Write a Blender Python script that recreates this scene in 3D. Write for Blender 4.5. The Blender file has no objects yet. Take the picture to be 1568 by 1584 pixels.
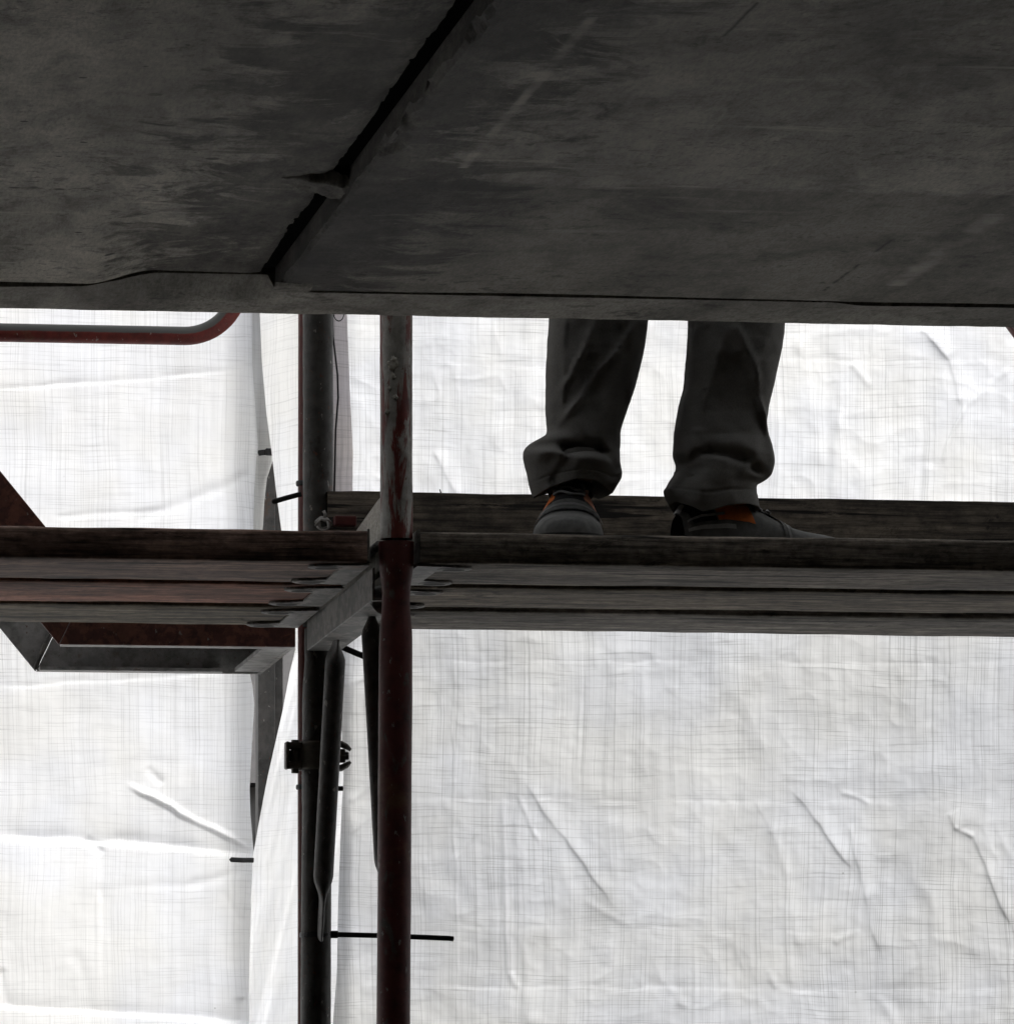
import bpy, bmesh, math, random
import numpy as np
from mathutils import Vector, Matrix

random.seed(7)
SC = bpy.context.scene
COL = SC.collection

# ---------------------------------------------------------------- camera
F = 10500.0                    # focal length in photograph pixels (1568 wide)
CX, HY = 784.0, 1900.0         # image centre column, horizon row
EYE = 1.60
TAN = (CX + 680.0) / F         # the depth direction vanishes at column -680
YAW = math.atan(TAN)
cam_d = bpy.data.cameras.new('camera')
cam = bpy.data.objects.new('camera', cam_d)
COL.objects.link(cam)
cam.location = (0, 0, EYE)
cam.rotation_euler = (math.radians(90), 0, -YAW)
cam_d.sensor_fit = 'HORIZONTAL'
cam_d.sensor_width = 36.0
cam_d.lens = 36.0 * F / 1568.0
cam_d.shift_y = (HY - 792.0) / 1568.0
cam_d.clip_start = 0.1
cam_d.clip_end = 2000.0
SC.camera = cam

# ---------------------------------------------------------------- sky, sun, exposure
SUN_EL, SUN_AZ = math.radians(46), math.radians(-26)   # azimuth from +Y towards -X
world = bpy.data.worlds.new('World')
SC.world = world
world.use_nodes = True
wn, wl = world.node_tree.nodes, world.node_tree.links
wn.clear()
sky = wn.new('ShaderNodeTexSky')
sky.sky_type = 'NISHITA'
sky.sun_disc = False
sky.sun_elevation = SUN_EL
sky.sun_rotation = -SUN_AZ
sky.air_density = 1.0
sky.dust_density = 4.0
hsv = wn.new('ShaderNodeHueSaturation')
hsv.inputs['Saturation'].default_value = 0.12
bg = wn.new('ShaderNodeBackground')
bg.inputs['Strength'].default_value = 0.13
wo = wn.new('ShaderNodeOutputWorld')
wl.new(sky.outputs[0], hsv.inputs['Color'])
wl.new(hsv.outputs[0], bg.inputs['Color'])
wl.new(bg.outputs[0], wo.inputs['Surface'])

sun_d = bpy.data.lights.new('sun', 'SUN')
sun_d.energy = 1.5
sun_d.angle = math.radians(12)
sun_d.color = (1.0, 0.97, 0.93)
sun = bpy.data.objects.new('sun', sun_d)
COL.objects.link(sun)
sdir = Vector((-math.sin(SUN_AZ) * math.cos(SUN_EL), math.cos(SUN_AZ) * math.cos(SUN_EL), math.sin(SUN_EL)))
sun.rotation_euler = sdir.to_track_quat('Z', 'Y').to_euler()
sun.location = sdir * 60

SC.view_settings.view_transform = 'Standard'
SC.view_settings.look = 'None'
SC.view_settings.gamma = 1.0
SC.view_settings.exposure = 1.0
SC.view_settings.use_curve_mapping = False
SC.render.engine = 'CYCLES'
SC.cycles.max_bounces = 6
SC.cycles.diffuse_bounces = 4
SC.cycles.transmission_bounces = 4
SC.cycles.use_denoising = True
SC.cycles.use_adaptive_sampling = True
SC.cycles.adaptive_threshold = 0.02
SC.cycles.adaptive_min_samples = 16
SC.cycles.caustics_reflective = False
SC.cycles.caustics_refractive = False


# ---------------------------------------------------------------- pixel -> place
def P(px, py, Y):
    """Point of the plane at depth Y (metres from the camera) behind photograph pixel (px, py)."""
    a, b = (px - CX) / F, (HY - py) / F
    c, s = math.cos(YAW), math.sin(YAW)
    dx, dy = s + a * c, c - a * s
    t = Y / dy
    return Vector((t * dx, Y, EYE + t * b))


def PN(px, py, Y):
    a, b = (px - CX) / F, (HY - py) / F
    c, s = math.cos(YAW), math.sin(YAW)
    dx, dy = s + a * c, c - a * s
    t = Y / dy
    return t * dx, Y + 0 * t, EYE + t * b


def lerp(v, tab):
    return np.interp(v, [t[0] for t in tab], [t[1] for t in tab])


# ---------------------------------------------------------------- numpy noise
def _hash(ix, iy, seed):
    n = (ix.astype(np.int64) * 374761393 + iy.astype(np.int64) * 668265263 + seed * 974711) & 0x7fffffff
    n = (n ^ (n >> 13)) * 1274126177 & 0x7fffffff
    return ((n ^ (n >> 16)) & 0xffff) / 65535.0


def vnoise(x, y, seed=0):
    x = np.asarray(x, float); y = np.asarray(y, float)
    x, y = np.broadcast_arrays(x, y)
    ix, iy = np.floor(x), np.floor(y)
    fx, fy = x - ix, y - iy
    fx = fx * fx * fx * (fx * (fx * 6 - 15) + 10); fy = fy * fy * fy * (fy * (fy * 6 - 15) + 10)
    a, b = _hash(ix, iy, seed), _hash(ix + 1, iy, seed)
    c, d = _hash(ix, iy + 1, seed), _hash(ix + 1, iy + 1, seed)
    return (a + (b - a) * fx) * (1 - fy) + (c + (d - c) * fx) * fy - 0.5


def fbm(x, y, seed=0, octv=4):
    r = 0; a = 1.0
    for k in range(octv):
        r = r + a * vnoise(np.asarray(x) * 2 ** k, np.asarray(y) * 2 ** k, seed + k * 17)
        a *= 0.5
    return r


# ---------------------------------------------------------------- mesh helpers
class MB:
    def __init__(self):
        self.v = []; self.f = []

    def add(self, vs, fs):
        o = len(self.v)
        self.v.extend([tuple(p) for p in vs])
        self.f.extend([tuple(i + o for i in q) for q in fs])
        return self

    def box(self, x0, x1, y0, y1, z0, z1):
        vs = [(x0, y0, z0), (x1, y0, z0), (x1, y1, z0), (x0, y1, z0), (x0, y0, z1), (x1, y0, z1), (x1, y1, z1), (x0, y1, z1)]
        return self.add(vs, [(3, 2, 1, 0), (4, 5, 6, 7), (0, 1, 5, 4), (1, 2, 6, 5), (2, 3, 7, 6), (3, 0, 4, 7)])

    def prism(self, poly, axis, a, b):
        """Extrude a 2-D polygon along an axis ('x': poly is (y, z); 'y': (x, z); 'z': (x, y))."""
        def mk(p, t):
            return (t, p[0], p[1]) if axis == 'x' else (p[0], t, p[1]) if axis == 'y' else (p[0], p[1], t)
        n = len(poly)
        vs = [mk(p, a) for p in poly] + [mk(p, b) for p in poly]
        fs = [tuple(range(n)), tuple(range(2 * n - 1, n - 1, -1))]
        fs += [(i, n + i, n + (i + 1) % n, (i + 1) % n) for i in range(n)]
        return self.add(vs, fs)

    def tube(self, pts, rad, n=16, ref=(1, 0, 0), cap=True):
        """Swept tube; rad is a list of r or (r along ref, r across)."""
        pts = [Vector(p) for p in pts]
        ref = Vector(ref)
        rings = []
        for i, p in enumerate(pts):
            t = (pts[min(i + 1, len(pts) - 1)] - pts[max(i - 1, 0)]).normalized()
            u = (ref - t * ref.dot(t))
            if u.length < 1e-4:
                u = Vector((0, 1, 0)) - t * t.y
            u.normalize(); w = t.cross(u)
            r = rad[i] if isinstance(rad, (list, tuple)) and not isinstance(rad, float) else rad
            ra, rb = r if isinstance(r, tuple) else (r, r)
            rings.append([p + u * (ra * math.cos(2 * math.pi * k / n)) + w * (rb * math.sin(2 * math.pi * k / n)) for k in range(n)])
        vs = [q for r in rings for q in r]
        fs = []
        for i in range(len(rings) - 1):
            for k in range(n):
                k2 = (k + 1) % n
                fs.append((i * n + k, i * n + k2, (i + 1) * n + k2, (i + 1) * n + k))
        if cap:
            fs.append(tuple(range(n - 1, -1, -1)))
            fs.append(tuple((len(rings) - 1) * n + k for k in range(n)))
        return self.add(vs, fs)

    def build(self, name, mat, parent=None, smooth=False, bevel=0.0, seg=2):
        me = bpy.data.meshes.new(name)
        me.from_pydata(self.v, [], self.f)
        bm = bmesh.new(); bm.from_mesh(me)
        bmesh.ops.recalc_face_normals(bm, faces=bm.faces)
        bm.to_mesh(me); bm.free()
        me.materials.append(mat)
        if smooth:
            me.polygons.foreach_set('use_smooth', [True] * len(me.polygons))
        o = bpy.data.objects.new(name, me)
        COL.objects.link(o)
        if parent is not None:
            o.parent = parent
            o.matrix_parent_inverse = Matrix.Translation(parent.location).inverted() if parent.parent is None else parent.matrix_parent_inverse.copy() @ Matrix.Identity(4)
            if parent.parent is not None:
                o.matrix_parent_inverse = Matrix.Identity(4)
        if bevel:
            m = o.modifiers.new('bevel', 'BEVEL'); m.width = bevel; m.segments = seg; m.limit_method = 'ANGLE'
            me.polygons.foreach_set('use_smooth', [True] * len(me.polygons))
            m.harden_normals = False
            wn_ = o.modifiers.new('wn', 'WEIGHTED_NORMAL'); wn_.keep_sharp = False
        return o


def grid_mesh(name, X, Y, Z, mat, parent=None, wrap=False, smooth=True):
    r, c = X.shape
    v = np.stack([X, Y, Z], -1).reshape(-1, 3)
    idx = np.arange(r * c).reshape(r, c)
    if wrap:
        idx = np.concatenate([idx, idx[:, :1]], 1)
    q = np.stack([idx[:-1, :-1], idx[:-1, 1:], idx[1:, 1:], idx[1:, :-1]], -1).reshape(-1, 4)
    me = bpy.data.meshes.new(name)
    me.vertices.add(len(v)); me.vertices.foreach_set('co', v.ravel())
    me.loops.add(q.size); me.loops.foreach_set('vertex_index', q.ravel().astype(np.int32))
    me.polygons.add(len(q))
    me.polygons.foreach_set('loop_start', np.arange(0, q.size, 4, dtype=np.int32))
    me.update(); me.validate()
    if smooth:
        me.polygons.foreach_set('use_smooth', [True] * len(me.polygons))
    me.materials.append(mat)
    o = bpy.data.objects.new(name, me)
    COL.objects.link(o)
    if parent is not None:
        o.parent = parent
        if parent.parent is None:
            o.matrix_parent_inverse = Matrix.Translation(parent.location).inverted()
    return o


def tag(o, label=None, cat=None, group=None, kind=None):
    for k, v in (('label', label), ('category', cat), ('group', group), ('kind', kind)):
        if v:
            o[k] = v
    return o


def thing(name, loc, label, cat, group=None):
    e = bpy.data.objects.new(name, None)
    e.empty_display_size = 0.1
    COL.objects.link(e)
    e.location = loc
    return tag(e, label, cat, group)


# ---------------------------------------------------------------- materials
class NT:
    def __init__(self, name):
        self.m = bpy.data.materials.new(name)
        self.m.use_nodes = True
        self.n = self.m.node_tree.nodes; self.l = self.m.node_tree.links
        self.n.clear()
        self.out = self.n.new('ShaderNodeOutputMaterial')
        self.tc = self.n.new('ShaderNodeTexCoord')

    def mapping(self, scale=(1, 1, 1), loc=(0, 0, 0), rot=(0, 0, 0)):
        m = self.n.new('ShaderNodeMapping')
        m.inputs['Scale'].default_value = scale; m.inputs['Location'].default_value = loc; m.inputs['Rotation'].default_value = rot
        self.l.new(self.tc.outputs['Object'], m.inputs['Vector'])
        return m.outputs[0]

    def noise(self, scale, detail=4, rough=0.55, vec=None, dist=0.0):
        t = self.n.new('ShaderNodeTexNoise')
        t.inputs['Scale'].default_value = scale; t.inputs['Detail'].default_value = detail
        t.inputs['Roughness'].default_value = rough; t.inputs['Distortion'].default_value = dist
        self.l.new(vec if vec is not None else self.tc.outputs['Object'], t.inputs['Vector'])
        return t.outputs['Fac']

    def vor(self, scale, vec=None, feature='F1'):
        t = self.n.new('ShaderNodeTexVoronoi'); t.feature = feature
        t.inputs['Scale'].default_value = scale
        self.l.new(vec if vec is not None else self.tc.outputs['Object'], t.inputs['Vector'])
        return t.outputs['Distance']

    def ramp(self, fac, stops):
        r = self.n.new('ShaderNodeValToRGB')
        el = r.color_ramp.elements
        while len(el) < len(stops):
            el.new(0.5)
        for e, (p, c) in zip(el, stops):
            e.position = p
            e.color = (c, c, c, 1) if isinstance(c, (int, float)) else (*c, 1)
        self.l.new(fac, r.inputs[0])
        return r.outputs[0]

    def mix(self, a, b, fac, mode='MIX'):
        m = self.n.new('ShaderNodeMix'); m.data_type = 'RGBA'; m.blend_type = mode
        for s, v in (('Factor', fac), ('A', a), ('B', b)):
            inp = [i for i in m.inputs if i.name == s and (i.type == 'RGBA' if s != 'Factor' else i.type == 'VALUE')][0]
            if hasattr(v, 'is_linked') or isinstance(v, bpy.types.NodeSocket):
                self.l.new(v, inp)
            elif s == 'Factor':
                inp.default_value = v
            else:
                inp.default_value = (*v, 1) if not isinstance(v, (int, float)) else (v, v, v, 1)
        return [o for o in m.outputs if o.type == 'RGBA'][0]

    def math(self, op, a, b=0.0):
        m = self.n.new('ShaderNodeMath'); m.operation = op
        for i, v in enumerate((a, b)):
            if isinstance(v, bpy.types.NodeSocket):
                self.l.new(v, m.inputs[i])
            else:
                m.inputs[i].default_value = v
        return m.outputs[0]

    def bump(self, h, strength, dist):
        b = self.n.new('ShaderNodeBump')
        b.inputs['Strength'].default_value = strength; b.inputs['Distance'].default_value = dist
        self.l.new(h, b.inputs['Height'])
        return b.outputs[0]

    def bsdf(self, col, rough=0.7, normal=None, metal=0.0, spec=0.4):
        p = self.n.new('ShaderNodeBsdfPrincipled')
        for k, v in (('Base Color', col), ('Roughness', rough), ('Metallic', metal), ('Specular IOR Level', spec)):
            if isinstance(v, bpy.types.NodeSocket):
                self.l.new(v, p.inputs[k])
            else:
                p.inputs[k].default_value = (*v, 1) if k == 'Base Color' else v
        if normal is not None:
            self.l.new(normal, p.inputs['Normal'])
        self.l.new(p.outputs[0], self.out.inputs['Surface'])
        return self.m


def concrete(name, base, var=0.35, seed=0.0, pits=True, joint=None, band=None, lines=()):
    """Cast concrete; joint = x of a joint with dirt beside it, band = depth beyond which it is darker,
    lines = (x, y from, y to, half width, lightness) marks running away from the camera."""
    t = NT(name)
    v = t.mapping(loc=(seed, seed * 2, 0))
    big = t.ramp(t.noise(1.0, 7, 0.68, t.mapping(loc=(seed, seed * 2, 0), scale=(3.2, 0.9, 3)), 0.4), [(0.36, 1 - var), (0.60, 1.0)])
    mid = t.ramp(t.noise(1.0, 8, 0.74, t.mapping(loc=(seed + 3, seed, 0), scale=(14, 6, 14)), 0.5), [(0.34, 1 - var), (0.55, 1.0)])
    fine = t.ramp(t.noise(1.0, 4, 0.8, t.mapping(loc=(seed, 0, 0), scale=(240, 42, 240))), [(0.32, 0.58), (0.60, 1.0)])
    c = t.mix(base, big, 1.0, 'MULTIPLY')
    c = t.mix(c, mid, 1.0, 'MULTIPLY')
    c = t.mix(c, fine, 1.0, 'MULTIPLY')
    dark = tuple(x * 0.22 for x in base)
    # blotches where form oil soaked in
    blot = t.ramp(t.noise(2.6, 9, 0.74, t.mapping(loc=(seed + 9, 3, 0), scale=(1.4, 0.7, 1)), 0.8), [(0.52, 0.0), (0.68, 0.85)])
    c = t.mix(c, t.mix((1, 1, 1), (0.28, 0.27, 0.26), blot), 1.0, 'MULTIPLY')
    # crisp dark flecks and pores
    for fs, lo, hi, k_ in ((34, 0.60, 0.64, 0.45), (75, 0.62, 0.66, 0.5)):
        fk = t.ramp(t.noise(fs, 3, 0.6, t.mapping(loc=(seed + fs, 2, 0))), [(lo, 0.0), (hi, 1.0)])
        gt = t.ramp(t.noise(2.1, 4, 0.6, t.mapping(loc=(seed + fs, 8, 0))), [(0.42, 0.15), (0.62, 1.0)])
        c = t.mix(c, t.mix((1, 1, 1), (k_, k_, k_), t.math('MULTIPLY', fk, gt)), 1.0, 'MULTIPLY')
    # pale scuffs
    sc = t.ramp(t.noise(4, 9, 0.78, t.mapping(loc=(seed + 4, 1, 0), scale=(0.5, 3.0, 1))), [(0.58, 0.0), (0.72, 0.6)])
    c = t.mix(c, tuple(min(1, x * 1.5) for x in base), sc)
    sep = t.n.new('ShaderNodeSeparateXYZ'); t.l.new(t.tc.outputs['Object'], sep.inputs[0])
    ox, oy = sep.outputs[0], sep.outputs[1]
    rag = t.noise(14, 8, 0.75, v)
    if band is not None:  # darker beyond this depth, with a ragged edge
        e = t.math('ADD', oy, t.math('MULTIPLY', rag, 0.10))
        m = t.math('MULTIPLY', t.ramp(t.math('SUBTRACT', e, band - 0.45), [(0.485, 0.0), (0.52, 1.0)]), 0.62)
        c = t.mix(c, t.mix((1, 1, 1), (0.40, 0.395, 0.385), m), 1.0, 'MULTIPLY')
    if joint is not None:
        d = t.math('ABSOLUTE', t.math('SUBTRACT', ox, joint))
        d = t.math('SUBTRACT', d, t.math('MULTIPLY', t.ramp(t.noise(7, 9, 0.72, t.mapping(loc=(seed, 4, 0), scale=(1, 1.0, 1)), 1.0), [(0.38, 0.0), (0.66, 1.0)]), 0.26))
        jm = t.math('MULTIPLY', t.ramp(d, [(0.0, 1.0), (0.10, 0.0)]), t.ramp(t.noise(1.0, 7, 0.75, t.mapping(loc=(seed, 7, 0), scale=(12, 4, 12))), [(0.30, 0.55), (0.60, 1.0)]))
        c = t.mix(c, t.mix((1, 1, 1), (0.16, 0.155, 0.15), jm), 1.0, 'MULTIPLY')
    for (lx, y0, y1, hw, li) in lines:
        d = t.math('ABSOLUTE', t.math('SUBTRACT', ox, t.math('ADD', lx - hw, t.math('MULTIPLY', rag, hw * 2))))
        m = t.ramp(d, [(hw * 0.4, 1.0), (hw * 1.2, 0.0)])
        m = t.math('MULTIPLY', m, t.math('GREATER_THAN', oy, y0)); m = t.math('MULTIPLY', m, t.math('LESS_THAN', oy, y1))
        m = t.math('MULTIPLY', m, t.ramp(t.noise(9, 3, 0.6, v), [(0.36, 0.0), (0.66, 0.55)] if li > 1 else [(0.47, 0.0), (0.52, 1.0)]))
        c = t.mix(c, tuple(min(1, x * li) for x in base), m)
    h = t.noise(60, 6, 0.7, v)
    if pits:
        for sc_, th_ in ((5.0, .055), (9.0, .07), (15.0, .06)):
            vv = t.vor(sc_, t.mapping(loc=(seed + sc_, 0, 0)))
            gate = t.ramp(t.noise(3.1, 2, 0.5, t.mapping(loc=(seed + sc_, 1, 1))), [(0.48, 0.0), (0.55, 1.0)])
            p = t.math('MULTIPLY', t.ramp(vv, [(th_, 1.0), (th_ + .03, 0.0)]), gate)
            c = t.mix(c, tuple(x * 0.12 for x in base), p)
    return t.bsdf(c, 0.85, t.bump(h, 0.35, 0.004), spec=0.25)


def wood(name, base, dark, seed=0.0, rough=0.8):
    """Weathered sawn timber, grain along X."""
    t = NT(name)
    g = t.noise(1.6, 6, 0.72, t.mapping(scale=(1.8, 9, 24), loc=(seed, seed, seed)), 0.8)
    g2 = t.noise(1.5, 5, 0.7, t.mapping(scale=(5.0, 30, 95), loc=(seed, 1, 2)))
    c = t.mix(dark, base, t.ramp(g, [(0.34, 0.0), (0.60, 1.0)]))
    c = t.mix(c, t.ramp(g2, [(0.36, 0.30), (0.56, 1.0)]), 1.0, 'MULTIPLY')
    st = t.ramp(t.noise(3.0, 7, 0.74, t.mapping(scale=(1.3, 2.5, 2.5), loc=(seed + 3, 0, 0))), [(0.36, 0.38), (0.60, 1.0)])
    c = t.mix(c, st, 1.0, 'MULTIPLY')
    # drying cracks and knots
    cr = t.noise(1.0, 3, 0.6, t.mapping(scale=(2.4, 24, 60), loc=(seed + 8, 5, 1)), 0.4)
    c = t.mix(c, tuple(x * 0.12 for x in dark), t.ramp(cr, [(0.33, 1.0), (0.375, 0.0)]))
    kn = t.vor(3.4, t.mapping(scale=(1.0, 2.6, 2.6), loc=(seed * 3, 0, 0)))
    c = t.mix(c, tuple(x * 0.25 for x in dark), t.ramp(kn, [(0.05, 1.0), (0.11, 0.0)]))
    fl = t.ramp(t.noise(1.0, 6, 0.8, t.mapping(scale=(11, 10, 20), loc=(seed + 21, 4, 1)), 0.3), [(0.58, 0.0), (0.66, 0.8)])
    c = t.mix(c, tuple(x * 0.2 for x in dark), fl)
    gr = t.ramp(t.noise(1.0, 3, 0.8, t.mapping(scale=(40, 30, 60), loc=(seed, 9, 1))), [(0.34, 0.55), (0.60, 1.0)])
    c = t.mix(c, gr, 1.0, 'MULTIPLY')
    pale = t.ramp(t.noise(2.0, 8, 0.8, t.mapping(scale=(2.0, 14, 14), loc=(seed + 13, 2, 7))), [(0.60, 0.0), (0.70, 0.6)])
    c = t.mix(c, tuple(min(1, x * 1.5) for x in base), pale)
    return t.bsdf(c, rough, t.bump(g2, 0.5, 0.003), spec=0.2)


def painted(name, under, paint, cover=0.5, seed=0.0, rust=(0.10, 0.035, 0.02), scale=(30, 30, 9), rough=0.55, gloss=0.4, metal=0.0, top_light=None):
    """Steel with paint that has come away in patches."""
    t = NT(name)
    n1 = t.noise(1.0, 6, 0.65, t.mapping(scale=scale, loc=(seed, seed, seed)), 0.5)
    m = t.ramp(n1, [(cover - 0.03, 0.0), (cover + 0.03, 1.0)])
    c = t.mix(paint, under, m)
    d = t.ramp(t.noise(40, 5, 0.7, t.mapping(loc=(seed, 0, 4))), [(0.3, 0.45), (0.6, 1.0)])
    c = t.mix(c, d, 1.0, 'MULTIPLY')
    spots = t.ramp(t.noise(160, 2, 0.6, t.mapping(scale=(1, 1, 0.6), loc=(seed, 2, 0))), [(0.66, 0.0), (0.72, 0.8)])
    c = t.mix(c, rust, spots)
    chips = t.ramp(t.noise(95, 3, 0.6, t.mapping(scale=(1, 1, 0.45), loc=(seed, 6, 3))), [(0.665, 0.0), (0.69, 0.75)])
    c = t.mix(c, (0.27, 0.255, 0.23), chips)
    rs = t.ramp(t.noise(7, 6, 0.7, t.mapping(loc=(seed + 5, 1, 1))), [(0.60, 0.0), (0.68, 0.8)])
    c = t.mix(c, (0.13, 0.06, 0.03), rs)
    if top_light:      # light on the upper side, painted in by surface normal
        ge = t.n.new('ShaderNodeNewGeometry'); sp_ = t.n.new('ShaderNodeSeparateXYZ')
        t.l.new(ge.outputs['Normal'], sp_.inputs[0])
        c = t.mix(c, top_light, t.ramp(t.math('ADD', sp_.outputs[2], t.math('MULTIPLY', n1, 0.35)), [(0.24, 0.0), (0.36, 1.0)]))
    return t.bsdf(c, rough, t.bump(n1, 0.25, 0.002), metal=metal, spec=gloss)


def plain(name, col, rough=0.6, var=0.25, scale=60, spec=0.35, bump=0.15, metal=0.0):
    t = NT(name)
    n = t.noise(scale, 5, 0.6)
    c = t.mix(col, t.ramp(n, [(0.3, 1 - var), (0.7, 1.0)]), 1.0, 'MULTIPLY')
    return t.bsdf(c, rough, t.bump(n, bump, 0.001), spec=spec, metal=metal)


def fabric(name, col, scale=900):
    t = NT(name)
    n = t.noise(7, 5, 0.6)
    c = t.mix(col, t.ramp(n, [(0.3, 0.7), (0.7, 1.05)]), 1.0, 'MULTIPLY')
    tw = t.noise(1.0, 2, 0.5, t.mapping(scale=(scale, scale, scale * 0.35), rot=(0, 0.6, 0)))
    c = t.mix(c, t.ramp(tw, [(0.3, 0.8), (0.7, 1.1)]), 1.0, 'MULTIPLY')
    return t.bsdf(c, 0.95, t.bump(tw, 0.2, 0.0006), spec=0.1)


def tarpaulin(name, tint, trans, weave, seed=0.0, dirt=0.3):
    """Woven white sheeting: lets daylight through, with coarse and fine threads."""
    t = NT(name)
    comb = t.n.new('ShaderNodeVectorMath'); comb.operation = 'ADD'
    sc = t.n.new('ShaderNodeVectorMath'); sc.operation = 'SCALE'
    cx = t.n.new('ShaderNodeTexNoise'); cx.inputs['Scale'].default_value = 4.0; cx.inputs['Detail'].default_value = 3
    t.l.new(t.tc.outputs['Object'], cx.inputs['Vector'])
    t.l.new(cx.outputs['Color'], sc.inputs[0]); sc.inputs['Scale'].default_value = 0.022
    t.l.new(t.tc.outputs['Object'], comb.inputs[0]); t.l.new(sc.outputs[0], comb.inputs[1])

    def mp(scale, loc):
        m = t.n.new('ShaderNodeMapping'); m.inputs['Scale'].default_value = scale; m.inputs['Location'].default_value = loc
        t.l.new(comb.outputs[0], m.inputs['Vector'])
        return m.outputs[0]
    # warp (vertical) and weft (horizontal) threads, uneven in strength along their length
    v1 = t.ramp(t.noise(1.0, 2, 0.7, mp((520, 0.01, 2.6), (seed, 0, seed))), [(0.38, 1 - weave), (0.46, 1.0)])
    h1 = t.ramp(t.noise(1.0, 2, 0.7, mp((6.0, 0.01, 420), (seed + 5, 0, 2))), [(0.36, 1 - weave), (0.43, 1.0)])
    v2 = t.ramp(t.noise(1.0, 3, 0.6, mp((110, 0.01, 1.4), (seed + 1, 0, 7))), [(0.35, 1 - weave * 0.4), (0.6, 1.0)])
    h2 = t.ramp(t.noise(1.0, 3, 0.7, mp((6, 0.01, 110), (seed + 8, 0, 3))), [(0.30, 1 - weave * 0.6), (0.44, 1.0)])
    c = t.mix(v1, h1, 1.0, 'MULTIPLY')
    c = t.mix(c, v2, 1.0, 'MULTIPLY')
    c = t.mix(c, h2, 1.0, 'MULTIPLY')
    # strength of the thread pattern changes over the sheet
    area = t.ramp(t.noise(2.4, 4, 0.6, t.mapping(loc=(seed + 2, 0, 5))), [(0.30, 0.6), (0.65, 1.0)])
    c = t.mix((1.0, 1.0, 1.0), c, area)
    d = t.ramp(t.noise(5.0, 6, 0.65, t.mapping(loc=(seed + 6, 0, 1), scale=(1.2, 1, 0.7))), [(0.30, 1 - dirt), (0.62, 1.0)])
    c = t.mix(c, d, 1.0, 'MULTIPLY')
    # small specks of mortar
    sp = t.ramp(t.vor(16.0, t.mapping(loc=(seed, 0, 0), scale=(1, 0.01, 1))), [(0.018, 1.0), (0.035, 0.0)])
    gate = t.ramp(t.noise(3.1, 2, 0.5, t.mapping(loc=(seed + 7, 0, 0))), [(0.56, 0.0), (0.62, 0.55)])
    c = t.mix(c, (0.25, 0.24, 0.22), t.math('MULTIPLY', sp, gate))
    hue = t.ramp(t.noise(3.5, 3, 0.6, t.mapping(loc=(seed + 12, 0, 2))), [(0.40, (1.0, 0.995, 0.975)), (0.60, (0.985, 0.995, 1.02))])
    c = t.mix(c, hue, 1.0, 'MULTIPLY')
    ct = t.mix(c, tint, 1.0, 'MULTIPLY')
    tr = t.n.new('ShaderNodeBsdfTranslucent'); df = t.n.new('ShaderNodeBsdfDiffuse')
    t.l.new(ct, tr.inputs['Color']); t.l.new(ct, df.inputs['Color'])
    wn_ = t.noise(1.0, 3, 0.6, mp((60, 0.01, 60), (seed, 0, 0)))
    b = t.bump(wn_, 0.12, 0.002)
    t.l.new(b, tr.inputs['Normal']); t.l.new(b, df.inputs['Normal'])
    mx = t.n.new('ShaderNodeMixShader'); mx.inputs[0].default_value = trans
    t.l.new(df.outputs[0], mx.inputs[1]); t.l.new(tr.outputs[0], mx.inputs[2])
    t.l.new(mx.outputs[0], t.out.inputs['Surface'])
    return t.m


EDGE_Y = 9.60
Z_STRIP = P(784, 493.0, EDGE_Y).z
Z_RIGHT = Z_STRIP + 0.002
Z_LEFT = Z_STRIP + 0.028
STRIP_IN = 9.375
XL, XR, YB = -6.0, 9.0, -4.0
XJ = P(430, 440, 9.33).x            # the joint between the panels


def on_soffit(px, py, z):
    """Where the ray of a photograph pixel meets the horizontal plane z."""
    b = P(px, py, 1.0)
    k = (z - EYE) / (b.z - EYE)
    return b.x * k, k


def mark(px0, py0, px1, py1, hw, li):
    (xa_, ya_), (xb_, yb2) = on_soffit(px0, py0, Z_RIGHT), on_soffit(px1, py1, Z_RIGHT)
    return ((xa_ + xb_) / 2, min(ya_, yb2), max(ya_, yb2), hw, li)


M = {}
M['ground'] = plain('ground', (0.085, 0.08, 0.072), 0.95, 0.4, 3.0, 0.2, 0.3)
M['soffit_l'] = concrete('soffit concrete grey', (0.66, 0.62, 0.54), 0.50, 0.0, joint=XJ - 0.02)
M['soffit_r'] = concrete('soffit concrete dark', (0.55, 0.518, 0.455), 0.46, 5.0, pits=False, joint=XJ, band=on_soffit(1000, 290, Z_RIGHT)[1],
                         lines=(mark(910, 25, 722, 262, .007, 1.5), mark(1540, 330, 1385, 440, .016, 1.15), mark(1385, 368, 1270, 448, .0035, .05), mark(1170, 5, 1120, 60, .003, .1)))
M['strip'] = concrete('edge concrete', (0.50, 0.475, 0.42), 0.45, 11.0, pits=False)
M['mortar'] = concrete('mortar', (0.42, 0.40, 0.35), 0.3, 17.0, pits=False)
M['wall'] = concrete('wall concrete', (0.045, 0.043, 0.04), 0.3, 23.0, pits=False)
M['wood_left'] = [wood('reddish plank', (0.38, 0.25, 0.195), (0.15, 0.09, 0.07), 1.0),
                  wood('red plank', (0.46, 0.21, 0.14), (0.19, 0.08, 0.05), 2.3),
                  wood('olive plank', (0.31, 0.26, 0.185), (0.13, 0.105, 0.07), 3.7)]
M['wood_right'] = [wood('grey plank a', (0.33, 0.285, 0.235), (0.14, 0.115, 0.09), 5.1),
                   wood('grey plank b', (0.31, 0.255, 0.19), (0.13, 0.105, 0.075), 6.4),
                   wood('grey plank c', (0.34, 0.305, 0.26), (0.15, 0.13, 0.105), 7.9)]
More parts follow.
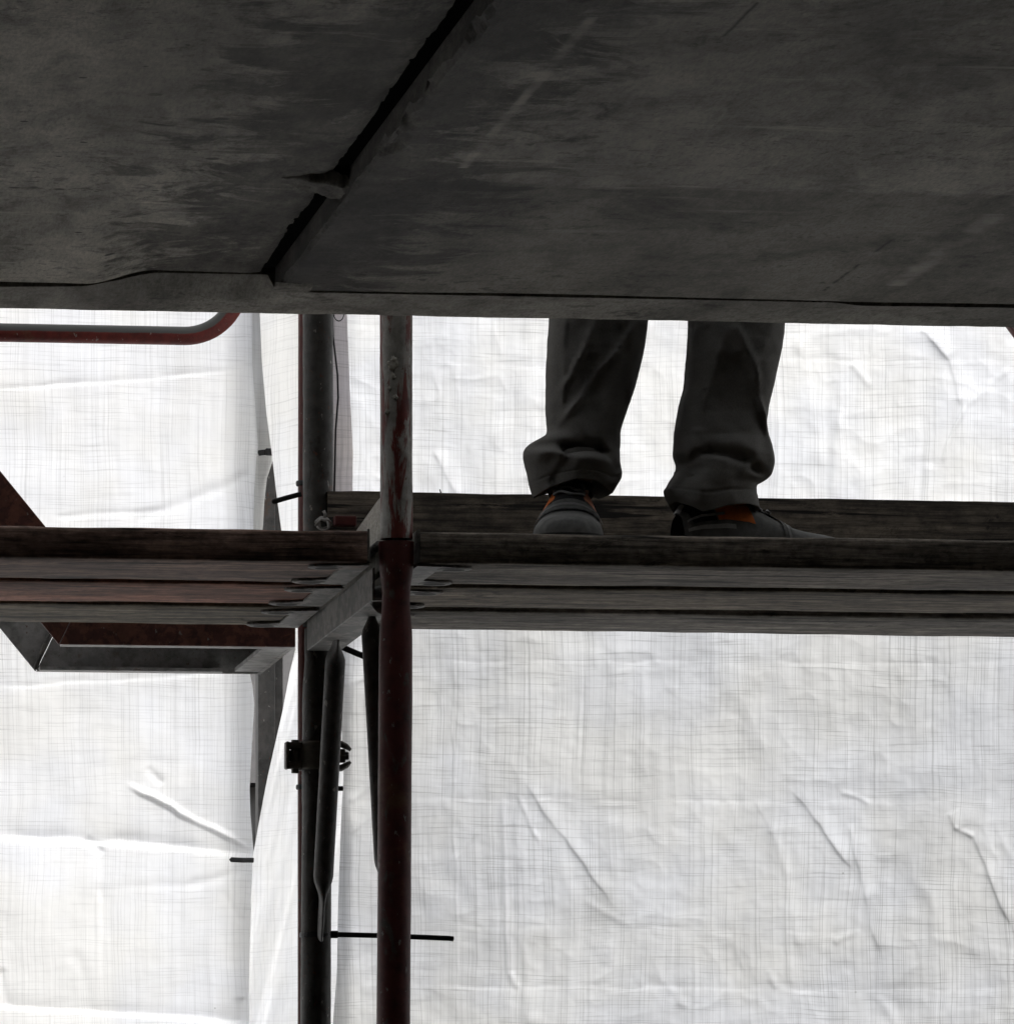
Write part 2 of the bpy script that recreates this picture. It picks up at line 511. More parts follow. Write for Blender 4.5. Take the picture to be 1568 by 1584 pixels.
M['toe'] = wood('toe board wood', (0.17, 0.14, 0.105), (0.08, 0.065, 0.05), 9.2)
M['galv'] = painted('galvanised steel', (0.21, 0.20, 0.18), (0.115, 0.112, 0.105), 0.5, 3.0, rough=0.6, gloss=0.4, scale=(38, 14, 38))
M['post_up'] = painted('post grey over red', (0.15, 0.026, 0.018), (0.33, 0.32, 0.29), 0.535, 8.0, scale=(46, 46, 7))
M['post_low'] = painted('post dark red', (0.10, 0.075, 0.065), (0.105, 0.021, 0.018), 0.60, 4.0, scale=(30, 30, 14))
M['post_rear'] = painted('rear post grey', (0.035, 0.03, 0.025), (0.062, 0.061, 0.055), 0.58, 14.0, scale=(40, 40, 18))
M['brace'] = painted('brace dark steel', (0.085, 0.08, 0.075), (0.065, 0.063, 0.06), 0.5, 2.0)
M['red'] = painted('red primer', (0.08, 0.06, 0.05), (0.115, 0.022, 0.015), 0.66, 6.0, scale=(25, 25, 25))
M['rail'] = painted('rail red paint', (0.22, 0.19, 0.17), (0.16, 0.024, 0.018), 0.66, 9.0, scale=(16, 16, 30), top_light=(0.085, 0.087, 0.082))
M['rusty'] = painted('rusty brown steel', (0.17, 0.065, 0.045), (0.095, 0.035, 0.028), 0.5, 12.0, scale=(45, 45, 45))
M['steel'] = painted('grey stair steel', (0.22, 0.22, 0.21), (0.29, 0.285, 0.275), 0.5, 19.0, scale=(8, 8, 8))
M['coupler'] = plain('coupler iron', (0.15, 0.14, 0.12), 0.6, 0.4, 120, 0.4, 0.3)
M['black'] = plain('black nylon', (0.012, 0.012, 0.012), 0.45, 0.2, 200, 0.4, 0.05)
M['shade'] = plain('dark joint foam', (0.012, 0.012, 0.012), 1.0, 0.3, 40, 0.0, 0.2)  # near-black colour standing in for the shade in the joint gap
M['hole'] = plain('rivet bore', (0.03, 0.028, 0.025), 0.8, 0.3, 90, 0.2, 0.1)
M['wire'] = plain('tie wire', (0.30, 0.29, 0.27), 0.5, 0.3, 200, 0.4, 0.1)
M['trousers'] = fabric('work trousers', (0.135, 0.131, 0.122))
M['jacket'] = fabric('work jacket', (0.10, 0.10, 0.11))
M['skin'] = plain('skin', (0.42, 0.26, 0.19), 0.6, 0.15, 30, 0.4, 0.05)
M['hair'] = plain('hair', (0.035, 0.025, 0.02), 0.6, 0.4, 200, 0.4, 0.3)
M['shoe'] = plain('shoe suede grey', (0.115, 0.115, 0.11), 0.85, 0.35, 90, 0.2, 0.25)
M['shoe_dark'] = plain('shoe mesh black', (0.012, 0.012, 0.013), 0.8, 0.4, 300, 0.2, 0.4)
M['shoe_trim'] = plain('shoe reflective trim', (0.30, 0.30, 0.29), 0.6, 0.3, 120, 0.3, 0.1)
M['shoe_trim2'] = plain('shoe piping', (0.17, 0.17, 0.165), 0.8, 0.3, 120, 0.25, 0.1)
M['orange'] = plain('orange suede', (0.50, 0.13, 0.025), 0.85, 0.3, 120, 0.2, 0.2)
M['orange_pale'] = plain('faded orange suede', (0.50, 0.20, 0.11), 0.85, 0.3, 120, 0.2, 0.2)
M['sole'] = plain('rubber sole', (0.03, 0.03, 0.03), 0.8, 0.3, 100, 0.2, 0.1)
M['lace'] = plain('shoe lace', (0.15, 0.15, 0.15), 0.4, 0.4, 300, 0.3, 0.1)
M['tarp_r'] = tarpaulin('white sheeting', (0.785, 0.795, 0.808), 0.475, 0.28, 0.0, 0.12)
M['tarp_l'] = tarpaulin('white sheeting thin', (0.915, 0.92, 0.93), 0.535, 0.18, 13.0, 0.10)
M['tarp_u'] = tarpaulin('white sheeting upper', (0.93, 0.94, 0.955), 0.55, 0.22, 41.0, 0.12)  # paler and more translucent than the lower sheet
M['tarp_m'] = tarpaulin('white sheeting loose', (0.90, 0.905, 0.91), 0.53, 0.14, 29.0, 0.14)
M['hem_r'] = tarpaulin('sheeting border pinkish', (0.72, 0.675, 0.675), 0.58, 0.22, 3.0, 0.2)
M['hem_l'] = tarpaulin('sheeting border grey', (0.70, 0.70, 0.69), 0.55, 0.16, 6.0, 0.2)
M['render_wall'] = plain('far render', (0.34, 0.335, 0.33), 0.9, 0.4, 2.0, 0.2, 0.1)
M['far_dark'] = plain('far dark', (0.17, 0.175, 0.18), 0.3, 0.2, 2.0, 0.5, 0.0)
M['far_roof'] = plain('far roof', (0.09, 0.085, 0.085), 0.9, 0.3, 5.0, 0.2, 0.2)

# ---------------------------------------------------------------- ground
gb = MB(); gb.add([(-400, -400, 0), (400, -400, 0), (400, 400, 0), (-400, 400, 0)], [(0, 1, 2, 3)])
tag(gb.build('ground', M['ground']), kind='structure')

# ---------------------------------------------------------------- the building: soffit, edge, walls
bld = thing('concrete_building', (XJ, 9.0, 0.0), 'dark grey concrete ceiling slabs of the building across the top', 'building')


def soffit_panel(x0, x1, y0, y1, z, mat, seed, thick=0.20, name='soffit_panel', edge_jit=0.0015):
    """A slab with a slightly uneven underside and chipped joint edges."""
    xs = np.unique(np.concatenate([np.linspace(x0, x1, 30), np.clip(np.arange(0.2, 3.0, 0.01), x0, x1), np.clip(XJ + np.arange(0, .07, .003), x0, x1)]))
    ys = np.unique(np.concatenate([np.linspace(y0, y1, 20), np.clip(np.arange(6.5, 9.5, 0.02), y0, y1)]))
    X, Y = np.meshgrid(xs, ys)
    Zb = z + 0.0035 * fbm(X * 2.2, Y * 2.2, seed, 3)
    # edges broken away a little
    d = np.minimum(np.minimum(X - x0, x1 - X), np.minimum(Y - y0, y1 - Y))
    Zb = Zb + np.where(d < 0.006, 0.0015 + 0.008 * np.abs(fbm(X * 25, Y * 25, seed + 3, 3)), 0)
    if x0 == XJ:      # edge broken away in splinters along the near part of the joint
        rag = np.clip(fbm(X * 40, Y * 9, 77, 4) + 0.25 - (X - XJ) / 0.045, 0, 1) * np.clip((8.45 - Y) / 0.15, 0, 1)
        Zb = Zb + 0.020 * rag * (X < XJ + .06)
    if x1 < XJ:      # the slab comes down to the edge strip at the far left
        px_ = CX + F * np.tan(np.arctan2(X, Y) - YAW)
        k = np.clip((240 - px_) / 110, 0, 1); k = k * k * (3 - 2 * k)
        q = np.clip((Y - 8.7) / 0.6, 0, 1)
        Zb = Zb - 0.022 * k * q * q * (3 - 2 * q) - 0.003 * np.clip((Y - 9.0) / .3, 0, 1) * np.clip((px_ - 100) / 300, 0, 1)
    o = grid_mesh(name, X, Y, Zb, mat, bld)
    # sides and top
    me = o.data
    bm = bmesh.new(); bm.from_mesh(me)
    edges = [e for e in bm.edges if e.is_boundary]
    r = bmesh.ops.extrude_edge_only(bm, edges=edges)
    for g in r['geom']:
        if isinstance(g, bmesh.types.BMVert):
            g.co.z = z + thick
    bmesh.ops.holes_fill(bm, edges=[e for e in bm.edges if e.is_boundary], sides=0)
    bmesh.ops.recalc_face_normals(bm, faces=bm.faces)
    for f in bm.faces:
        f.smooth = f.normal.z < -0.7
    for e in bm.edges:
        if len(e.link_faces) == 2 and e.link_faces[0].smooth != e.link_faces[1].smooth:
            e.smooth = False
    bm.to_mesh(me); bm.free()
    return o


GAP = 0.021
soffit_panel(XL, XJ - GAP, YB, STRIP_IN - 0.004, Z_LEFT, M['soffit_l'], 1)
soffit_panel(XJ, XR, YB, STRIP_IN - 0.003, Z_RIGHT, M['soffit_r'], 2)
# the edge strip: nose of the slab, with an uneven sloped inner side left of the joint
mb = MB()
xs = np.unique(np.concatenate([np.linspace(XL, XR, 60), np.arange(0.0, 3.2, 0.012)]))
wob = 0.004 * fbm(xs * 6, xs * 0, 5, 5) + 0.002 * fbm(xs * 40, xs * 0, 6, 3)
inner_top = np.where(xs < XJ + 0.002, Z_LEFT - 0.0035 + 0.0 * xs, Z_STRIP + 0.001)
pxs = np.array([784 + F * math.tan(math.atan2(x, STRIP_IN) - YAW) for x in xs])
inner_top = inner_top - np.where(xs < XJ, lerp(pxs, [(-400, 0.024), (0, 0.024), (130, 0.021), (185, 0.011), (215, 0.004), (240, 0.0), (420, 0.0)]), 0)
inner_top = inner_top - np.where(xs > XJ, lerp(pxs, [(1290, 0.0), (1330, 0.004), (1450, 0.003), (1600, 0.003), (1800, 0.0)]), 0)
chip = np.where(fbm(xs * 30, xs * 0 + 3, 9, 3) > 0.25, 0.004, 0) + 0.003 * np.abs(fbm(xs * 55, xs * 0, 12, 3))
rows = [(STRIP_IN + 0 * xs, inner_top), (STRIP_IN + 0.072 + wob, Z_STRIP + 0.001 + 0 * xs + 0.3 * wob),
        (9.48 + 0 * xs, Z_STRIP + 0.0005 + 0.0015 * fbm(xs * 5, xs * 0, 21, 3)), (EDGE_Y - 0.012 + 0 * xs, Z_STRIP + 0.3 * wob), (EDGE_Y + 0 * xs, Z_STRIP + 0.002 + chip), (EDGE_Y + 0 * xs, Z_STRIP + 0.20 + 0 * xs), (STRIP_IN + 0 * xs, Z_STRIP + 0.20 + 0 * xs), (STRIP_IN + 0 * xs, inner_top)]
Yg = np.stack([r[0] for r in rows]); Zg = np.stack([r[1] for r in rows]); Xg = np.broadcast_to(xs, Yg.shape)
grid_mesh('edge_strip', Xg, Yg, Zg, M['strip'], bld, smooth=False)
MB().box(XJ - GAP - .002, XJ + .002, YB, STRIP_IN - .005, Z_LEFT + .006, Z_LEFT + .19).build('joint_shade', M['shade'], bld)  # black box that paints the shade inside the open joint
# mortar squeezed across the joint, and a crumb of it at the strip
mb = MB()
c = P(522, 262, 8.6)
yy = Z_LEFT - 0.004
for k in range(1):
    ya, yb_ = 8.47, 8.60
    X, Y = np.meshgrid(np.linspace(XJ - GAP - 0.06, XJ + 0.003, 30), np.linspace(ya, yb_, 22))
    u = (X - X.min()) / (X.max() - X.min()); v = (Y - ya) / (yb_ - ya)
    rg = 0.8 + 0.5 * fbm(X * 45, X * 0, 33, 3)
    Z = Z_RIGHT + 0.006 + 0.018 * (1 - u) + 0.0035 * fbm(X * 120, Y * 50, 3, 4) + 0.05 * np.clip(np.abs(v - 0.5) * 2 - rg * (0.35 + 0.6 * u), 0, 1)
    mo = grid_mesh('mortar_bridge', X, Y, np.minimum(Z + 0.001, Z_LEFT + .012), M['soffit_l'], bld, smooth=False)
X, Y = np.meshgrid(np.linspace(XJ - 0.008, XJ + 0.045, 30), np.linspace(9.29, 9.372, 14))
Z = Z_RIGHT - 0.003 - 0.005 * np.abs(fbm(X * 70, Y * 40, 8, 4)) + 0.012 * np.clip(np.abs((Y - 9.331) / 0.041) - 0.7, 0, 1)
grid_mesh('mortar_crumb', X, Y, Z, M['mortar'], bld)
# floor above, an added sky blocker and the rest of the shell
MB().box(XL, XR, YB, EDGE_Y - 0.02, Z_LEFT + 0.21, Z_LEFT + 0.26).build('floor_screed', M['wall'], bld)
MB().box(XL, XR, 8.75, 9.0, Z_LEFT + 0.262, 5.0).build('sky_blocker', M['wall'], bld)  # unseen wall added to cut sky light on plank and trouser fronts
MB().box(XL - 0.25, XL - 0.002, YB, EDGE_Y, 0.004, Z_LEFT + .25).build('side_wall', M['wall'], bld)
MB().box(XR + 0.002, XR + 0.25, YB, EDGE_Y, 0.004, Z_LEFT + .25).build('side_wall', M['wall'], bld)
MB().box(XL - 0.25, XR + 0.25, YB - 0.25, YB - 0.004, 0.004, Z_LEFT + .25).build('back_wall', M['wall'], bld)

# ---------------------------------------------------------------- scaffold frames
FY, RY = 10.055, 10.99
Z_PT = P(900, 826, 10.03).z              # top of the planks
PT = 0.047                               # plank thickness
Z_PB = Z_PT - PT
Z_PB0, Z_PT0 = Z_PB, Z_PT
XF = P(613, 830, FY).x
XR_ = P(492, 900, RY).x


def lathe_post(name, x, y, prof, mat, parent, lean=0.0, n=40, dent=0.0, seed=0):
    """Round post from a (z, r) profile, with small dents."""
    z = np.array([p[0] for p in prof]); r = np.array([p[1] for p in prof])
    zz = np.arange(z.min(), z.max(), 0.012); rr = np.interp(zz, z[np.argsort(z)], r[np.argsort(z)])
    rr = np.convolve(np.pad(rr, 1, mode='edge'), [0.25, 0.5, 0.25], 'valid')
    th = np.linspace(0, 2 * math.pi, n, endpoint=False)
    T, Zm = np.meshgrid(th, zz)
    R = rr[:, None] * (1 + dent * fbm(np.cos(T) * 2 + 7, Zm * 14 + np.sin(T) * 2, seed, 3))
    X = x + lean * (Zm - Z_PT) + R * np.cos(T); Y = y + R * np.sin(T)
    return grid_mesh(name, X, Y, Zm, mat, parent, wrap=True)


def zpx(py, Y):
    return P(600, py, Y).z


fr = thing('scaffolding', (XF, (FY + RY) / 2, 0.0), 'lower scaffold frame with dark red front post and cross bar carrying both platforms', 'scaffolding')
zj = zpx(834, FY)
prof = [(0.02, .0252), (zpx(1000, FY), .0252), (zpx(975, FY), .0246), (zpx(945, FY), .0212), (zpx(925, FY), .0205), (zpx(905, FY), .0215), (zpx(885, FY), .0250), (zpx(868, FY), .0264), (zj - 0.003, .0264)]
lathe_post('front_post', XF, FY, prof, M['post_low'], fr, lean=0.006, dent=0.02, seed=4)
zr = zpx(972, RY)
prof = [(0.02, .0248), (zpx(1075, RY), .0246), (zpx(1045, RY), .0225), (zpx(1022, RY), .0205), (zpx(1000, RY), .0222), (zpx(990, RY), .0215), (zr, .0215)]
lathe_post('rear_post', XR_, RY, prof, M['post_rear'], fr, lean=0.006, dent=0.04, seed=9)
for (x, y) in ((XF, FY), (XR_, RY)):
    o = MB().box(x - .075, x + .075, y - .075, y + .075, 0.004, 0.014).build('base_plate', M['galv'], fr)
    o2 = MB().tube([(x, y, 0.0145), (x, y, 0.06)], 0.019, 16).build('jack_spindle', M['galv'], fr)
# cross bar (U-shaped transom) under the plank ends
tx0 = P(575, 900, 10.05).x
TX = (XF + XR_) / 2
mb = MB()
xa, xb = TX - 0.027, TX + 0.027
zt, zb = Z_PB - 0.003, Z_PB - 0.052
mb.prism([(xa, zb), (xb, zb), (xb, zt), (xb - .004, zt), (xb - .004, zb + .004), (xa + .004, zb + .004), (xa + .004, zt), (xa, zt)], 'y', FY + 0.02, RY - 0.018)
mb.build('cross_bar', M['galv'], fr, bevel=0.0015)
# lug that holds the plank ends down, standing up between the platforms
MB().prism([(10.20, Z_PB - 0.002), (10.97, Z_PB - 0.002), (10.97, Z_PT + 0.012), (10.16, Z_PT + 0.062), (10.10, Z_PT + 0.062), (10.10, Z_PB - 0.002)], 'x', TX - 0.008, TX + 0.004).build('plank_retainer', M['mortar'], fr, bevel=0.002)
MB().tube([(TX - .012, 10.12, Z_PT - .012), (TX - .012, 10.44, Z_PT - .012)], 0.007, 10, ref=(1, 0, 0)).build('retainer_rod', M['galv'], fr, smooth=True)
# weld collar where the cross bar meets the front post
mb = MB(); mb.tube([(TX - .002, FY + .05, Z_PB - .050), (TX - .002, FY + .10, Z_PB - .040), (TX - .002, FY + .16, Z_PB - .036)], [(.022, .022), (.026, .018), (.012, .006)], 14)
mb.build('gusset', M['galv'], fr, smooth=True)


def knee_brace(a, b, name='knee_brace'):
    a, b = Vector(a), Vector(b)
    n = 60
    pts, rad = [], []
    for i in range(n):
        t = i / (n - 1)
        pts.append(a.lerp(b, t))
        L_ = (b - a).length
        k = min(1.0, max(0.0, min((t * L_ - 0.012) / 0.035, ((1 - t) * L_ - 0.060) / 0.045))); k = k * k * (3 - 2 * k)
        rad.append((0.0042 + 0.0120 * k, 0.026 - 0.010 * k))
    return MB().tube(pts, rad, 20, ref=(1, 0, 0)).build(name, M['brace'], fr, smooth=True)


pa = P(521, 968, 10.78); pb = P(495, 1450, 10.955)
knee_brace((pa.x, pa.y, zb + 0.012), pb)
pa = P(573, 925, 10.37)
pb2 = P(600, 1420, 10.085)
knee_brace((pa.x, pa.y, zb + 0.012), pb2)

fu = thing('scaffolding', (XF, (FY + RY) / 2, zj), 'upper scaffold frame with peeling grey over red front post set on the lower frame', 'scaffolding')
lathe_post('front_post', XF, FY, [(zj, .0243), (zj + 2.0, .0243)], M['post_up'], fu, lean=-0.002, dent=0.03, seed=14)
zj2 = zpx(812, RY)
lathe_post('rear_post', XR_, RY, [(zr + 0.0015, .0246), (zr + 2.1, .0246)], M['post_rear'], fu, lean=0.0, dent=0.03, seed=19)
# blobs of dried mortar on the front post
rng = random.Random(11)
for (px, py, s) in ((603, 567, .010), (606, 560, .007), (600, 604, .005), (608, 618, .005), (597, 640, .006), (605, 585, .006)):
    q = P(px, py, FY)
    ang = math.asin(max(-1, min(1, (q.x - XF) / .0245)))
    cxx = XF + .0243 * math.sin(ang); cyy = FY - .0243 * math.cos(ang)
    X, Z = np.meshgrid(np.linspace(0, 2 * math.pi, 14, endpoint=False), np.linspace(0.05, math.pi - 0.05, 9))
    R = s * (0.8 + 0.6 * fbm(np.cos(X) * 2 + px, Z * 2, py, 2))
    grid_mesh('mortar_blob', cxx + R * np.sin(Z) * np.cos(X), cyy + 0.45 * R * np.sin(Z) * np.sin(X), q.z + R * np.cos(Z), M['mortar'], fu, wrap=True)
MB().box(TX - .025, TX + .025, FY, RY, zj + 1.95, zj + 1.998).build('cross_bar', M['galv'], fu)

# ---------------------------------------------------------------- planks
W = 0.318
PY = [10.03, 10.365, 10.715]
X_LE = P(568, 850, 10.03).x             # right end of the left platform
X_RE = P(650, 850, 10.03).x             # left end of the right platform


def make_plank(x0, x1, y0, mat, end_at, label, group, warp, seed, drop=0.0):
    Z_PB = Z_PB0 - drop; Z_PT = Z_PT0 - drop
    t = thing('scaffold_plank', (end_at, y0 + W / 2, Z_PB), label, 'plank', group)
    # board: rounded long edges, slightly cupped and bowed
    nx = 90
    xs = np.linspace(x0, x1, nx)
    r = .006
    prof = [(0, r), (r * .3, r * .3), (r, 0), (W * .25, 0), (W * .5, 0), (W * .75, 0), (W - r, 0), (W - r * .3, r * .3), (W, r), (W, PT - r), (W - r * .3, PT - r * .3), (W - r, PT), (W * .5, PT), (r, PT), (r * .3, PT - r * .3), (0, PT - r)]
    k = np.arange(len(prof))
    Yp = np.array([p[0] for p in prof]); Zp = np.array([p[1] for p in prof])
    X = np.repeat(xs[:, None], len(prof), 1)
    edge = 0.0016 * fbm(X * 9, k[None, :] * 0.8 + seed, seed, 4)
    Y = y0 + Yp[None, :] + edge
    Z = Z_PB + Zp[None, :] + warp * np.sin((X - x0) / (x1 - x0) * math.pi) + 0.0015 * fbm(X * 12, k[None, :] * .7 + 3 * seed, seed + 5, 4)
    b = grid_mesh('board', X, Y, Z, mat, t, wrap=True)
    bm = bmesh.new(); bm.from_mesh(b.data)
    bmesh.ops.holes_fill(bm, edges=[e for e in bm.edges if e.is_boundary], sides=0)
    bmesh.ops.recalc_face_normals(bm, faces=bm.faces)
    bm.to_mesh(b.data); bm.free()
    # a long split and a few nail heads in the underside are left to the grain
    for end, sgn in ((x0, 1), (x1, -1)):
        z1 = Z_PB - 0.001; z0 = z1 - 0.003
        yc = y0 + W / 2
        # flat strap under the end, with two round eyes
        def eye_poly(yy):
            pts = []
            for i in range(9):
                a = -math.pi / 2 + math.pi * i / 8
                pts.append((end + sgn * (0.056 + 0.028 * math.cos(a)), yy + 0.028 * math.sin(a)))
            return pts
        poly = [(end - sgn * 0.004, y0 + 0.004)]
        poly += eye_poly(y0 + 0.045)
        poly += [(end + sgn * 0.034, y0 + 0.085), (end + sgn * 0.034, y0 + W - 0.085)]
        poly += eye_poly(y0 + W - 0.045)
        poly += [(end - sgn * 0.004, y0 + W - 0.004)]
        cap = MB().prism(poly, 'z', z0, z1).build('end_strap', M['galv'], t)
        MB().box(min(end - sgn * .004, end - sgn * .0005), max(end - sgn * .004, end - sgn * .0005), y0 + .002, y0 + W - .002, Z_PB + .0015, Z_PT + .003).build('end_cap', M['galv'], t)
        for yy in (y0 + 0.045, y0 + W - 0.045):
            ring = MB()
            n = 22; cx = end + sgn * 0.056
            rings = [(0.0255, z0 - 0.0004), (0.024, z0 - 0.0013), (0.021, z0 - 0.0013), (0.015, z0 - 0.0004)]
            vs = [(cx + rr * math.cos(2 * math.pi * i / n), yy + rr * math.sin(2 * math.pi * i / n), zz) for rr, zz in rings for i in range(n)]
            fs = [(j * n + i, j * n + (i + 1) % n, (j + 1) * n + (i + 1) % n, (j + 1) * n + i) for j in range(3) for i in range(n)]
            ring.add(vs, fs)
            ro = ring.build('rivet_ring', M['galv'], cap, smooth=True)
            h = MB(); h.add([(cx + .0170 * math.cos(2 * math.pi * i / n), yy + .0170 * math.sin(2 * math.pi * i / n), z0 - .0014) for i in range(n)], [tuple(range(n))])
            h.build('rivet_bore', M['hole'], cap)
    return t


names = ['front', 'middle', 'rear']
LT = ['front plank of the left platform, seen from below with a black front edge',
      'reddish middle plank of the left platform, seen from below',
      'olive brown rear plank of the left platform, above the stair landing']
RT = ['front plank of the right platform, under the shoes, with a black front edge',
      'middle plank of the right platform, between two dark gaps',
      'grey rear plank of the right platform, lowest edge above the sheeting']
for i in range(3):
    make_plank(X_LE - 2.50, X_LE, PY[i], M['wood_left'][i], X_LE, LT[i], 'planks of the scaffold platforms', [0.0, -0.001, 0.001][i], 3 + i, [0, .003, .006][i])
for i in range(3):
    make_plank(X_RE, X_RE + 2.50, PY[i] + [0, .0, .004][i], M['wood_right'][i], X_RE, RT[i], 'planks of the scaffold platforms', [0.0, 0.001, -0.001][i], 13 + i, [0, .005, .009][i])
# thin steel angle lipping the platform ends (corner fittings)
# ---------------------------------------------------------------- toe board at the rear
ZT = P(900, 768, 10.96).z
tb = thing('toe_board', (P(900, 768, 10.96).x, 10.95, Z_PT), 'dark weathered toe board standing on edge behind the shoes', 'board')
xs = np.linspace(P(505, 770, 10.955).x, P(505, 770, 10.955).x + 2.55, 120)
top = ZT + 0.0022 * fbm(xs * 7, xs * 0, 31, 5)
Xg = np.stack([xs] * 5); Yg = np.stack([10.94 + 0 * xs, 10.94 + 0 * xs, 10.968 + 0 * xs, 10.968 + 0 * xs, 10.94 + 0 * xs])
Zg = np.stack([Z_PT + .004 + 0 * xs, top, top, Z_PT + .004 + 0 * xs, Z_PT + .004 + 0 * xs])
o = grid_mesh('board', Xg, Yg, Zg, M['toe'], tb, smooth=False)
a, b = P(519, 796, 10.9), P(553, 812, 10.9)
MB().box(a.x, b.x, 10.912, 10.937, b.z, a.z).build('end_bracket', M['post_low'], tb, bevel=0.002)
a = P(684, 768, 10.955); b = P(680, 757, 10.955)
MB().tube([a, b], [(.0014, .0014), (.0009, .0009)], 6).build('nail', M['black'], tb)

# ---------------------------------------------------------------- thin red tube behind the rear post
q = P(474, 900, 11.06)
rt = MB(); rt.tube([(q.x, 11.06, 0.02), (q.x, 11.06, 2.4), (q.x + .003, 11.06, 5.0)], 0.0145, 18)
tag(rt.build('red_tube', M['red'], smooth=True), 'thin red upright tube close behind the grey rear post', 'tube')

# ---------------------------------------------------------------- coupler round the rear post
q = P(494, 1170, RY)
cz = q.z; cxr = XR_ + 0.006 * (cz - Z_PT)
cp = thing('scaffold_coupler', (cxr, RY, cz), 'dark iron clamp coupler bolted round the rear post', 'coupler')
mb = MB()
for r0, r1, z0, z1 in ((0.0262, 0.0315, -0.023, 0.023),):
    n = 36
    vs = []
    for rr, zz in ((r0, z0), (r1, z0), (r1 + .001, z0 + .004), (r1 + .001, z1 - .004), (r1, z1), (r0, z1)):
        vs += [(cxr + rr * math.cos(2 * math.pi * i / n), RY + rr * math.sin(2 * math.pi * i / n), cz + zz) for i in range(n)]
    mb.add(vs, [(j * n + i, j * n + (i + 1) % n, ((j + 1) % 6) * n + (i + 1) % n, ((j + 1) % 6) * n + i) for j in range(6) for i in range(n)])
mb.build('clamp_band', M['coupler'], cp, smooth=True)
# hinge on the left: two lugs, cross piece and pin
for zz in (-1, 1):
    MB().box(cxr - .052, cxr - .026, RY - .020, RY + .006, cz + zz * .016 - .0055, cz + zz * .016 + .0055).build('hinge_lug', M['coupler'], cp, bevel=0.003)
MB().box(cxr - .0535, cxr - .0470, RY - .021, RY + .007, cz - .0225, cz + .0225).build('hinge_plate', M['coupler'], cp, bevel=0.003)
MB().box(cxr - .046, cxr - .027, RY - .013, RY + .002, cz - .0100, cz + .0100).build('hinge_eye', M['brace'], cp, bevel=0.003)
MB().tube([(cxr - .037, RY - .008, cz - .0285), (cxr - .037, RY - .008, cz + .0255)], 0.0062, 12).build('hinge_pin', M['coupler'], cp, smooth=True)
# bolt side on the right
for zz in (-1, 1):
    pts = [(cxr + .024, RY - .008, cz + zz * .020), (cxr + .038, RY - .010, cz + zz * .0195), (cxr + .047, RY - .012, cz + zz * .0150), (cxr + .0535, RY - .013, cz + zz * .0095)]
    MB().tube(pts, [(.0055, .012), (.0055, .012), (.0048, .011), (.0025, .006)], 10, ref=(0, 0, 1)).build('clamp_jaw', M['coupler'], cp, smooth=True)
mb = MB(); mb.tube([(cxr + .026, RY - .012, cz), (cxr + .044, RY - .012, cz)], 0.0125, 6); mb.build('nut', M['coupler'], cp, bevel=0.001)
MB().tube([(cxr + .040, RY - .012, cz), (cxr + .050, RY - .012, cz)], 0.0065, 12).build('bolt', M['brace'], cp, smooth=True)

# ---------------------------------------------------------------- steel stair landing with stringers and hand rail
SY0, SY1 = 11.16, 11.72
st = thing('steel_stair', (P(430, 1045, SY1).x, SY1, 0.0), 'rusty steel stair behind the left platform, with grey landing underside and red hand rail', 'stair')
z_lb = P(200, 998, SY0).z
z_lt = z_lb + 0.105
xr = P(457, 998, SY0).x
xl = P(92, 998, SY0).x
# slope of the stringers
slope = (808 - 735) / 60.0
L = 1.3
dxs, dzs = -1.0 / math.hypot(1, slope), slope / math.hypot(1, slope)


def stringer(y0, y1, mat, name):
    a = (xl, z_lb)
    hb = 0.105
    # horizontal piece with mitred left end, then the sloping piece
    xt = P(196, 958, SY0).x
    MB().prism([(xl, z_lb), (xr, z_lb), (xr, z_lt), (xt - 0.06, z_lt)], 'y', y0, y1).build(name, mat, st, bevel=0.0015)
    MB().prism([(xl - 0.001, z_lb), (xt - 0.061, z_lt), (xt - 0.061 + dxs * L, z_lt + dzs * L), (xl - 0.001 + dxs * L, z_lb + dzs * L)], 'y', y0 + .0005, y1 - .0005).build('sloping_stringer', mat, st, bevel=0.0015)


stringer(SY0, SY0 + 0.008, M['rusty'], 'landing_channel')
# lower flange of the near channel
MB().box(xl + .004, xr, SY0 + .0085, SY0 + .045, z_lb, z_lb + .006).build('flange', M['steel'], st)
stringer(SY1 - 0.008, SY1, M['steel'], 'landing_channel')
MB().box(xl + .004, xr - .07, SY1 - .045, SY1 - .0085, z_lb, z_lb + .006).build('flange', M['steel'], st)
# weld bead at the mitre of the far channel
MB().tube([(xl - .002, SY1 - .010, z_lb + .004), (P(183, 958, SY0).x - .061, SY1 - .010, z_lt - .004)], [.004, .003], 8).build('weld', M['galv'], st, smooth=True)
# end channel across, its flange and the landing plate on top
MB().box(xr - .008, xr - .0004, SY0 + .046, SY1 - .009, z_lb, z_lt).build('end_channel', M['steel'], st)
MB().box(xr - .050, xr - .0085, SY0 + .046, SY1 - .046, z_lb + .0005, z_lb + .007).build('flange', M['steel'], st)
MB().box(xl + .1, xr, SY0, SY1, z_lt + .001, z_lt + .006).build('landing_plate', M['steel'], st)
for k in range(3, 7):       # treads of the flight going up to the left
    tx, tz = xl + dxs * .22 * k, z_lb + .02 + dzs * .22 * k
    MB().box(tx - .05, tx + .06, SY0 + .01, SY1 - .01, tz + .03, tz + .036).build('tread', M['steel'], st)
